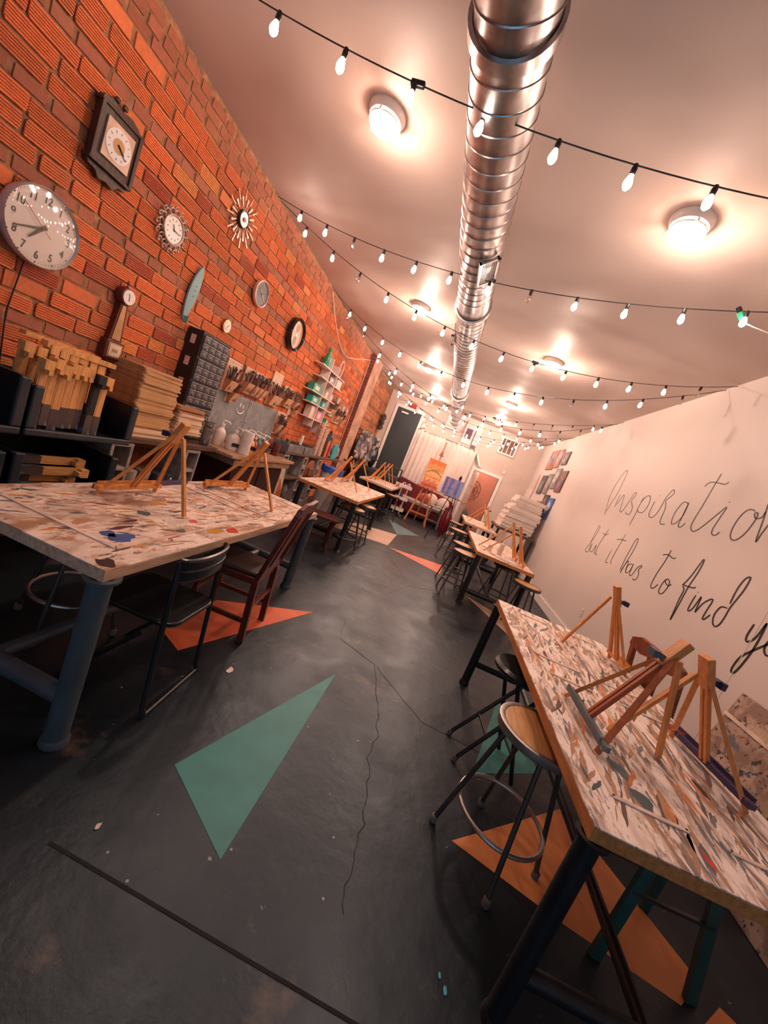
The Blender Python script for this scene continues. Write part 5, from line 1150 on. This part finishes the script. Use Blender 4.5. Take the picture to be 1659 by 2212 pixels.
b = MB(); b.beam((-.05, -.02, .36), (.0, -.10, .24), .05, .05); b.beam((.0, -.10, .24), (.17, -.06, -.02), .06, .06); b.box((.19, 0, -.03), (.16, .04, .05)); b.build('arm', m_trim, t, bevel=.006)
b = MB(); b.box2((-.06, YF - .03, 2.72), (.46, YF, 3.40)); b.m = 1; b.box2((.27, YF - .033, 2.74), (.30, YF - .03, 3.38)); b.box2((.0, YF - .033, 2.9), (.2, YF - .031, 3.2))
single(b, 'pale_banner', [mat('banner_pale', (.70, .66, .66), .5, var=.06), mat('banner_plum', (.16, .05, .10), .5)], 'pale glossy panel with a plum stripe hung high beside the duct', 'panel')
b = MB(); b.box2((.30, YF - .05, 2.60), (.45, YF, 2.76)); single(b, 'junction_box', m_dsteel, 'dark junction box under the pale high panel', 'box')
b = MB(); b.box2((1.54, YF - .02, 2.28), (1.62, YF, 2.37)); single(b, 'thermostat', m_trim, 'small white thermostat right above the inner door', 'thermostat')
b = MB(); b.tube([(-2.35, YF - .03, 3.30), (-.8, YF - .03, 3.46)], .02, 8); b.tube([(-1.30, YF - .03, 3.42), (-1.30, YF - .03, 2.7)], .012, 8); b.tube([(-.05, YF - .03, 3.45), (-.12, YF - .03, 2.72)], .012, 8); single(b, 'conduit', m_far, 'painted pipes running over the back wall beside the duct', 'pipe', smooth=True)
t = thing('wall_lamp', 'white twin emergency lamp between the steel door and the curtain', 'lamp', (-1.30, YF - .03, 2.78)); b = MB(); b.box((0, 0, 0), (.12, .05, .10)); b.blob((-.05, -.04, -.07), .04, 10); b.blob((.06, -.04, .07), .04, 10); b.build('lamp_heads', m_trim, t, smooth=True)
b = MB()
for z, r in ((2.55, .10), (2.38, .12), (2.22, .09)): b.blob((-2.56, 12.2, z), (.09, r, r), 8, jit=.02)
single(b, 'dark_hanging_bundle', mat('dark_bundle', (.09, .06, .05), .8, var=.4), 'dark bundle hanging on the brick left of the steel door', 'bundle')

# sofa
m_vel = mat('red_velvet', (.17, .008, .022), .75, var=.25, scale=7); m_cush = mat('cream_cushion', (.66, .55, .49), .85, var=.06)
t = thing('sofa', 'dark red velvet sofa below the white curtain', 'sofa', (-.42, 11.85, 0))
b = MB(); b.box2((-.90, -.36, .10), (.88, .36, .42)); b.build('base', m_vel, t, bevel=.03)
b = MB(); b.prism([(-.92, .40), (.90, .40), (.90, .86), (.4, .95), (-.4, .98), (-.92, 1.04)], .18, .38, Matrix(((1, 0, 0, 0), (0, 0, 1, 0), (0, 1, 0, 0), (0, 0, 0, 1)))); b.build('backrest', m_vel, t, bevel=.03)
for s in (-1, 1): b = MB(); b.box2((s * .74, -.40, .10), (s * .92, .36, .62)); b.tube([(s * .83, -.42, .62), (s * .83, .36, .62)], .10, 16); b.build('armrest', m_vel, t, smooth=True)
b = MB(); b.box2((-.73, -.38, .42), (.73, .18, .54)); b.build('seat_cushion', mat('grey_cushion', (.42, .34, .31), .85), t, bevel=.03)
b = MB()
for sx in (-1, 1):
    for sy in (-1, 1): b.lathe([(.02, 0), (.03, .10)], 8, T(sx * .8, sy * .3, 0))
b.build('feet', m_dsteel, t)
for x, rz, lb in ((-.18, .1, 'cream cushion on the sofa, left of the pair'), (.18, -.15, 'cream cushion on the sofa, right of the pair')):
    b = MB(); b.blob((0, 0, .19), (.20, .09, .19), 14, RX(-.25)); o = tag(b.build('cushion', m_cush, smooth=True, loc=(x, 11.78, .54)), lb, 'cushion', 'sofa cushions'); o.rotation_euler = (0, 0, rz)
b = MB(); b.blob((0, 0, .15), (.17, .08, .16), 14); tag(b.build('cushion', mat('rose_cushion', (.50, .12, .10), .85), smooth=True, loc=(-.40, 11.72, .54)), 'rose-red cushion on the sofa behind the big easel', 'cushion')
# tall red vase next to sofa
t = thing('red_vase', 'tall dark red bottle vase at the right end of the sofa', 'vase', (.44, 10.95, 0)); b = MB(); b.lathe([(.09, 0), (.13, .12), (.15, .35), (.14, .52), (.07, .64), (.035, .72), (.035, .84), (.045, .86), (.001, .86)], 20); b.build('body', mat('red_glaze', (.20, .010, .022), .25, var=.2), t, smooth=True)
# big studio easel with orange painting
def canvas(name, w_, h_, cols, loc, rot, label, strokes, th=.03):
    t = thing(name, label, 'painting', loc, 0, rot=rot)
    b = MB(); b.box((0, 0, h_ / 2), (w_, th, h_)); b.build('canvas', m_white, t)
    b = MB(); mats = []
    for i, (m_, polys) in enumerate(strokes):
        mats.append(m_); b.m = i
        for p in polys: b.prism([(x * w_, y * h_) for x, y in p], th / 2 + .0003 * (i + 1), th / 2 + .0003 * (i + 1) + .0012, Matrix(((1, 0, 0, 0), (0, 0, -1, 0), (0, 1, 0, 0), (0, 0, 0, 1))))
    b.build('painted_picture', mats, t); return t
fill = [(-.5, 0), (.5, 0), (.5, 1), (-.5, 1)]
def rect(x0, y0, x1, y1): return [(x0, y0), (x1, y0), (x1, y1), (x0, y1)]
m_o1 = mat('pic_orange', (.85, .30, .05), .5, var=.15, scale=14); m_o2 = mat('pic_peach', (.90, .45, .22), .5, var=.12, scale=14); m_o3 = mat('pic_red', (.70, .13, .08), .5, var=.2, scale=14); m_o4 = mat('pic_olive', (.30, .22, .05), .5); m_o5 = mat('pic_hot', (.88, .17, .03), .5, var=.1)
fringe = lambda y0, y1, n, w_: [rect(-.42 + i * .84 / n, y0 + .02 * (i % 3), -.42 + i * .84 / n + w_, y1 - .03 * ((i * 7) % 4)) for i in range(n)]
arc = [[(-.48 + .96 * k / 16, .50 + .16 * math.sin(PI * k / 16) * .9), (-.48 + .96 * (k + 1) / 16, .50 + .16 * math.sin(PI * (k + 1) / 16) * .9), (-.48 + .96 * (k + 1) / 16, .475 + .16 * math.sin(PI * (k + 1) / 16) * .75 - .03 * ((k + 1) % 3 == 0)), (-.48 + .96 * k / 16, .475 + .16 * math.sin(PI * k / 16) * .75 - .03 * (k % 3 == 0))] for k in range(16)]
t = thing('studio_easel', 'tall wooden studio easel with the orange painting in front of the sofa', 'easel', (-.37, 10.85, 0), .1)
m_eas2 = wood('studio_easel_wood', (.62, .24, .07), .45, 'Z')
for p, q in (((-.30, -.12, 0), (-.05, .05, 1.5)), ((.30, -.12, 0), (.05, .05, 1.5))): b = MB(); b.beam(p, q, .045, .025); b.build('front_leg', m_eas2, t)
b = MB(); b.beam((0, .50, 0), (0, .08, 1.5), .04, .025); b.build('rear_leg', m_eas2, t)
b = MB(); b.beam((0, -.06, .55), (0, .14, 2.42), .035, .022); b.build('mast', mat('mast_red', (.55, .15, .07), .5), t)
b = MB(); b.box((0, .07, 2.02), (.13, .04, .035)); b.lathe([(.03, 0), (.045, .03), (.03, .10), (.015, .14), (.001, .15)], 10, T(0, .09, 2.03)); b.build('top_clamp', mat('mast_red', (.55, .15, .07)), t)
b = MB(); b.beam((-.27, -.10, .30), (.27, -.10, .30), .03, .04); b.beam((-.34, -.12, 1.06), (.34, -.12, 1.06), .06, .03); b.build('crossbar', m_eas2, t)
canvas('painting', .48, .78, None, (-.37, 10.72, 1.08), (-.09, 0, .1), 'orange painting with a dark arch on the tall wooden easel',
       [(m_o2, [fill]), (m_o5, [rect(-.5, .80, .5, 1)]), (m_o1, [rect(-.5, .62, .5, .82), rect(-.5, .34, .5, .40)]), (m_o3, fringe(.03, .30, 11, .05) + [rect(-.5, 0, .5, .10)]), (mat('pic_sand', (.62, .42, .20), .5), fringe(.66, .90, 9, .035)), (m_o4, arc)])
# black easel with blue canvas
t = thing('display_easel', 'slim black metal easel with the blue striped painting', 'easel', (.28, 9.35, 0))
for p, q in (((-.22, -.18, 0), (.02, .04, 1.66)), ((.24, -.18, 0), (.03, .04, 1.66))): b = MB(); b.tube([p, q], .010, 8); b.build('front_leg', m_blackm, t)
b = MB(); b.tube([(.10, .5, 0), (.03, .05, 1.62)], .010, 8); b.build('rear_leg', m_blackm, t)
b = MB(); b.tube([(-.20, -.05, 1.12), (.24, -.05, 1.12)], .010, 8); b.tube([(-.01, .03, 1.60), (.025, .0, 1.68), (.06, .03, 1.60)], .010, 8); b.build('rest_bar', m_blackm, t)
m_b1 = mat('pic_blue', (.09, .15, .48), .5, var=.2, scale=14); m_b2 = mat('pic_violet', (.28, .20, .42), .5, var=.2, scale=14); m_b3 = mat('pic_mauve', (.42, .22, .34), .5, var=.15)
canvas('painting', .44, .41, None, (.20, 9.24, 1.14), (-.12, 0, 0), 'blue and violet striped painting on the slim black easel',
       [(m_b2, [fill]), (m_b1, [rect(-.46, 0, -.34, 1), rect(-.18, .05, .0, 1), rect(.22, 0, .34, .95)]), (m_b3, [rect(-.32, .1, -.22, .9), rect(.05, .1, .14, 1)]), (mat('pic_sky', (.20, .30, .60), .5), [rect(.36, .1, .48, .9), rect(-.06, 0, .04, .7)]), (m_hand, [[(-.45 + .09 * k, .30 + .12 * math.sin(PI * k / 10)), (-.36 + .09 * k, .30 + .12 * math.sin(PI * (k + 1) / 10)), (-.36 + .09 * k, .315 + .12 * math.sin(PI * (k + 1) / 10)), (-.45 + .09 * k, .315 + .12 * math.sin(PI * k / 10))] for k in range(9)])])
# white utility cart
t = thing('utility_cart', 'small white three-tier cart at the left end of the sofa', 'cart', (-.98, 10.9, 0), .15)
m_cart = mat('cart_white', (.76, .68, .63), .35, var=.03)
for z in (.14, .46, .80): b = MB(); b.box2((-.19, -.14, z), (.19, .14, z + .012)); b.box2((-.19, -.14, z), (.19, -.13, z + .085)); b.box2((-.19, .13, z), (.19, .14, z + .085)); b.box2((-.19, -.13, z), (-.18, .13, z + .085)); b.box2((.18, -.13, z), (.19, .13, z + .085)); b.build('tray', m_cart, t, bevel=.003)
for sx in (-.09, .09):
    for sy in (-1, 1): b = MB(); b.tube([(sx, sy * .135, .05), (sx, sy * .135, .93)], .009, 8); b.build('post', m_cart, t, smooth=True)
b = MB()
for sx in (-.07, .07): b.tube([(sx + .05 * math.cos(a), -.14, .90 + .06 * math.sin(a)) for a in [PI * k / 10 for k in range(11)]], .010, 8)
b.build('handle', m_cart, t, smooth=True)
b = MB()
for sx in (-.15, .15):
    for sy in (-.1, .1): b.lathe([(.001, -.012), (.03, -.012), (.03, .012), (.001, .012)], 12, T(sx, sy, .03) @ RX(R90))
b.build('caster', m_rubber, t)
for x, z, c, lb in ((-1.06, .155, (.40, .03, .05), 'crimson bottle on the bottom tier of the white cart'), (-.90, .155, (.55, .38, .10), 'mustard bottle on the bottom tier of the white cart'), (-1.0, .475, (.05, .05, .06), 'dark jar on the middle tier of the white cart')):
    b = MB(); b.lathe([(.04, 0), (.042, .13), (.02, .17), (.001, .18)], 12, T(x, 10.9, z)); single(b, 'cart_bottle', mat('cart_' + lb[:5], c, .4), lb, 'bottle', smooth=True)
# hanging round rack in the hallway, and a chair
b = MB()
for r in (.12, .24, .36): b.tube([(1.02 + .8 * r * math.cos(a), YF + 1.85, 1.45 + r * math.sin(a)) for a in [2 * PI * k / 24 for k in range(24)]], .008, 6, True)
for k in range(8): a = 2 * PI * k / 8; b.tube([(1.02, YF + 1.85, 1.45), (1.02 + .29 * math.cos(a), YF + 1.85, 1.45 + .36 * math.sin(a))], .006, 5)
single(b, 'wire_wall_decoration', m_dsteel, 'round dark wire decoration on the terracotta hallway wall', 'decoration', smooth=True)
b = MB(); b.blob((.95, YF + .95, .55), (.20, .18, .26), 14); b.lathe([(.14, 0), (.12, .35)], 12, T(.95, YF + .95, 0)); single(b, 'upholstered_chair', mat('grey_green', (.10, .12, .11), .8), 'rounded grey-green chair in the hallway behind the open door', 'chair', smooth=True)
l = bpy.data.lights.new('hallway_light', 'POINT'); l.energy = 26; l.color = (1, .66, .5); l.shadow_soft_size = .08
t = thing('hallway_lamp', 'hallway ceiling lamp beyond the inner door', 'lamp', (1.1, YF + .9, 2.6)); b = MB(); b.lathe([(.001, 0), (.12, 0), (.12, -.03), (.001, -.06)], 20); b.build('shade', m_trim, t, smooth=True)
o = bpy.data.objects.new('lamp_light', l); COL.objects.link(o); o.parent = t; o.location = (0, 0, -.12)
# stack of blank canvases on a dark table by the right wall
t = thing('side_table', 'dark table under the tall stack of blank canvases', 'table', (1.93, 9.55, 0))
b = MB(); b.box2((-.46, -.55, .88), (.44, .55, .93)); b.build('tabletop', m_shelfwood, t, bevel=.004)
for sx in (-1, 1):
    for sy in (-1, 1): b = MB(); b.box((sx * .40, sy * .48, .44), (.05, .05, .88)); b.build('leg', m_blackm, t)
m_cv = mat('blank_canvas', (.78, .68, .62), .7, var=.04, scale=5); m_cv2 = mat('canvas_edge', (.60, .46, .38), .7, var=.05)
first = None; z = .932
for i in range(20):
    if first is None:
        b = MB(); b.box2((-.36, -.42, 0), (.36, .42, .036)); b.m = 1; b.box2((-.35, -.41, .036), (.35, .41, .040)); first = b.build('blank_canvas', [m_cv, m_cv2]); o = first
    else: o = first.copy(); COL.objects.link(o)
    dx = -.10 * (1 - i / 20)
    o.location = (2.0 + dx + random.uniform(-.035, .02), 9.52 + random.uniform(-.02, .02), z); o.rotation_euler.z = random.uniform(-.02, .02)
    if i > 12: o.scale = (.84, .9, 1)
    tag(o, 'blank white canvas in the tall stack beside the right wall', 'canvas', 'stack of blank canvases'); z += .0415
for x, y, lb, c in ((1.70, 9.15, 'clear plastic box under the canvas table', (.25, .25, .27)), (1.85, 9.6, 'blue-green box under the canvas table', (.04, .14, .20))):
    b = MB(); b.box((x, y, .2), (.26, .3, .40)); single(b, 'storage_box', mat('under_' + lb[:4], c, .4), lb, 'box', bevel=.01)
# gallery of little paintings on the right wall
GA = [((10.62, 11.32), (2.72, 3.25), (.55, .22, .16), (.30, .30, .38), 'tall red and grey painting, top left of the wall gallery'),
      ((10.14, 10.56), (2.76, 3.23), (.60, .30, .22), (.45, .40, .45), 'orange-grey painting, second in the top row of the gallery'),
      ((9.56, 9.98), (2.81, 3.13), (.16, .13, .14), (.35, .30, .32), 'small dark painting, top right of the wall gallery'),
      ((10.66, 11.16), (2.03, 2.54), (.12, .12, .13), (.38, .34, .32), 'narrow dark painting, left end of the middle gallery row'),
      ((10.12, 10.54), (2.05, 2.58), (.34, .30, .28), (.5, .42, .38), 'grey-brown painting, second in the middle gallery row'),
      ((9.62, 10.04), (2.20, 2.71), (.30, .30, .32), (.66, .55, .50), 'painting with a pale figure, third in the middle gallery row'),
      ((9.08, 9.54), (2.13, 2.64), (.25, .08, .06), (.22, .18, .28), 'violet and dark red painting, right end of the middle gallery row'),
      ((10.2, 10.58), (1.53, 1.84), (.36, .24, .16), (.45, .36, .30), 'small brown painting, left of the bottom gallery row'),
      ((9.66, 10.10), (1.55, 2.03), (.06, .05, .05), (.20, .16, .14), 'dark painting in the middle of the bottom gallery row'),
      ((9.15, 9.60), (1.46, 1.97), (.05, .17, .48), (.62, .52, .45), 'bright blue painting with a pale shape, bottom right of the gallery')]
PM = Matrix(((0, 0, -1, 0), (1, 0, 0, 0), (0, 1, 0, 0), (0, 0, 0, 1)))
for i, ((y0, y1), (z0, z1), c1, c2, lb) in enumerate(GA):
    t = thing('painting', lb, 'painting', group='gallery of small canvases on the right wall'); t.matrix_world = T(XR - .001, (y0 + y1) / 2, (z0 + z1) / 2) @ PM
    w_, h_ = (y1 - y0) / 2, (z1 - z0) / 2
    b = MB(); b.box2((-w_, -h_, 0), (w_, h_, .03)); b.build('canvas', mat(f'gal{i}', c1, .5, var=.3, scale=7), t)
    b = MB(); n = 12; ph = i * 1.7
    b.prism([(w_ * .55 * math.cos(a) * (1 + .3 * math.sin(2 * a + ph)), h_ * .15 * math.sin(ph) + h_ * .6 * math.sin(a) * (1 + .2 * math.cos(3 * a + ph))) for a in [2 * PI * k / n for k in range(n)]], .03, .0315); b.build('painted_shape', mat(f'galb{i}', c2, .5, var=.25, scale=9), t)
t = thing('painted_paddle', 'slim pale and red painted board left of the wall gallery', 'board'); t.matrix_world = T(XR - .002, 11.6, 2.18) @ PM
b = MB(); b.prism([(.06 * math.cos(a), .40 * math.sin(a)) for a in [2 * PI * k / 24 for k in range(24)]], 0, .02); b.build('board', mat('paddle_peach', (.70, .38, .28), .5), t)
b = MB(); b.prism([(-.05, -.22), (.05, -.22), (.03, -.38), (-.03, -.38)], .02, .0215); b.build('red_tip', mat('paddle_red', (.22, .05, .05), .5), t)
for y, z, lb in ((5.55, .42, 'white wall socket low on the pale wall, between the right tables'), (3.85, .42, 'white wall socket low on the pale wall, above the right foreground table')):
    t = thing('wall_socket', lb, 'socket', (XR - .001, y, z)); b = MB(); b.box2((-.008, -.035, 0), (0, .035, .115)); b.build('plate', m_trim, t, bevel=.002); b = MB(); b.box2((-.010, -.015, .02), (-.008, .015, .05)); b.box2((-.010, -.015, .065), (-.008, .015, .095)); b.build('outlets', m_far, t)
# left back corner: hanging aprons, folded chairs, railing
cols = [(.06, .04, .04), (.22, .14, .11), (.03, .06, .13), (.13, .03, .03), (.40, .28, .24), (.06, .09, .14), (.04, .04, .05), (.34, .40, .48)]
m_rail = m_blackm
t = thing('coat_rail', 'rail on the left wall carrying the spattered aprons', 'rail', (XL + .01, 10.9, 1.86)); b = MB(); b.tube([(.10, -1.0, 0), (.10, 1.2, 0)], .014, 8); b.tube([(0, -.9, 0), (.10, -.9, 0)], .01, 6); b.tube([(0, 1.1, 0), (.10, 1.1, 0)], .01, 6); b.build('bar', m_rail, t, smooth=True)
names = ('black', 'cream', 'navy', 'dark red', 'beige', 'slate', 'charcoal', 'pale blue')
for i in range(8):
    y = 10.0 + i * .26; x = -2.50
    b = MB(); nx, nz = 12, 12
    w_ = .22; ht = .78 if i < 7 else .62
    for j in range(nz + 1):
        v = j / nz
        for q in range(nx + 1):
            u = q / nx; s_ = (.35 + .65 * min(1, v * 1.8))
            b.v.append((x + .10 * math.sin(PI * u) * (1 + .4 * math.sin(9 * v + i)) + .05 * v + .02 * math.sin(11 * u + i), y + (u - .5) * 2 * w_ * s_ + .04 * math.sin(6 * v + i), 1.87 - ht * v))
    for j in range(nz):
        for q in range(nx): k = j * (nx + 1) + q; b.f.append((k, k + 1, k + nx + 2, k + nx + 1)); b.mi.append(0)
    o = single(b, 'apron', splat(f'apron{i}', cols[i], [((.5, .4, .35), 8, .54, .03), ((.05, .04, .05), 6, .53, .04), ((.06, .14, .30), 7, .60, .03), ((.40, .12, .08), 9, .62, .03)], (1, 1, 1), i), f'{names[i]} paint-spattered apron on the rail, {("nearest the pilaster", "second along", "third along", "fourth along", "fifth along", "sixth along", "seventh along", "last, beside the steel door")[i]}', 'apron', 'aprons on the rail', smooth=True)
    s_ = o.modifiers.new('cloth', 'SOLIDIFY'); s_.thickness = .008
# folded chairs leaning beneath
for i in range(4):
    t = thing('folded_chair', ('brown folded chair nearest the pilaster, leaning below the aprons', 'second folded chair leaning below the aprons', 'third folded chair leaning below the aprons', 'last folded chair leaning below the aprons')[i], 'chair', (-2.30, 9.95 + .12 * i, 0), group='folded chairs leaning on the left wall')
    b = MB()
    z1 = 1.30 - .06 * i
    b.tube([(0, -.02, .0), (-.16, .0, z1 - .08), (-.16, .04, z1), (-.16, .32, z1), (-.16, .36, z1 - .08), (0, .38, 0)], .013, 8); b.build('frame', mat('copper_tube', (.45, .24, .14), .35, .5), t, smooth=True)
    b = MB(); b.box2((-.10, .02, .45), (-.085, .34, .85)); b.build('seat_panel', m_blk, t); b = MB(); b.box2((-.155, .02, z1 - .28), (-.14, .34, z1 - .12)); b.build('back_panel', m_blk, t)
t = thing('metal_railing', 'dark pipe railing in front of the steel door landing', 'railing', (-1.9, 11.5, 0))
for z in (.45, .85, 1.22): b = MB(); b.tube([(-.62, 0, z), (.62, 0, z)], .018, 8); b.build('rail', mat('rail_brown', (.05, .035, .03), .4), t, smooth=True)
for x in (-.6, 0, .6): b = MB(); b.tube([(x, 0, 0), (x, 0, 1.22)], .02, 8); b.build('post', m_blackm, t, smooth=True)
t = thing('black_crate', 'black crate with pale round marks below the aprons', 'crate', (-2.25, 11.0, 0)); b = MB(); b.box2((-.25, -.4, 0), (.2, .3, .9)); b.build('body', mat('crate_black', (.008, .01, .012), .5), t, bevel=.01)
b = MB()
for y, z in ((-.2, .62), (-.05, .5), (.08, .66), (-.15, .38)): b.lathe([(.04, 0), (.04, .004)], 14, T(.2, y, z) @ RY(R90))
b.build('round_marks', mat('mark_green', (.10, .18, .16), .5), t)
t = thing('black_backpack', 'black bag standing on the landing beside the steel door', 'bag', (-2.40, 12.1, .922)); b = MB(); b.blob((0, 0, .33), (.13, .15, .34), 14); b.build('body', m_black, t, smooth=True); b = MB(); b.tube([(.05, 0, .62), (.09, 0, .72), (.02, 0, .66)], .012, 6); b.build('strap', m_black, t, smooth=True)

# ================================================================ SMALL THINGS ON THE TABLES
def squeeze(x, y, lb, m=None):
    t = thing('squeeze_bottle', lb, 'bottle', (x, y, TT + .002)); b = MB(); b.lathe([(.032, 0), (.036, .01), (.036, .13), (.03, .16), (.016, .17), (.016, .185), (.001, .19)], 16); b.build('body', m or cw, t, smooth=True)
    b = MB(); b.lathe([(.016, .185), (.012, .20), (.003, .235), (.001, .236)], 12); b.build('nozzle', m or cw, t, smooth=True); return t
squeeze(-1.66, 7.05, 'white squeeze bottle between the easels on the middle left table')
squeeze(1.12, 5.72, 'white squeeze bottle between the easels on the middle right table')
b = MB(); b.lathe([(.04, 0), (.05, .13), (.047, .13), (.038, .005), (.001, .005)], 16, T(-1.24, 10.95, TT + .002)); single(b, 'white_cup', cw, 'white cup at the far corner of the farthest left table', 'cup', smooth=True)
for x, y, lb in ((-1.20, 10.5, 'small glass jar on the farthest left table'), (.95, 5.60, 'small glass tumbler on the middle right table')):
    b = MB(); b.lathe([(.03, 0), (.035, .09), (.032, .09), (.028, .005), (.001, .005)], 14, T(x, y, TT + .002)); single(b, 'glass_jar', m_dead, lb, 'jar', smooth=True)
bar((1.02, 5.35, TT + .012), (1.30, 5.28, TT + .012), .05, .02, 'white_tray', m_white, 'narrow white tray at the near end of the middle right table', 'tray')
bar((.86, 6.05, TT + .01), (.92, 5.85, TT + .01), .05, .015, 'white_tray', m_white, 'short white tray at the aisle edge of the middle right table', 'tray')
b = MB(); b.box2((.98, 5.42, TT + .001), (1.14, 5.56, TT + .008)); single(b, 'orange_palette', mat('orange_wash', (.75, .38, .20), .4), 'orange-stained palette on the middle right table', 'palette')
# paint chips on the floor
for x, y, c, r, lb in ((-.73, 1.98, (.80, .62, .50), .022, 'pale torn paper scrap on the floor beside the mahogany chair'), (.60, 1.13, (.10, .45, .55), .006, 'tiny turquoise paint chip on the floor near the front'), (.62, 1.10, (.10, .45, .55), .008, 'second tiny turquoise paint chip on the floor near the front'), (-.62, 1.02, (.75, .60, .48), .008, 'cream paint flake on the floor above the dark joint')):
    b = MB(); b.prism([(x + r * math.cos(a) * random.uniform(.6, 1.1), y + 2 * r * math.sin(a) * random.uniform(.5, 1)) for a in [2 * PI * k / 9 for k in range(9)]], .0015, .004); single(b, 'paper_scrap' if r > .02 else 'paint_chip', mat('chip' + lb[:8], c, .6), lb, 'scrap')
bpy.context.view_layer.update()
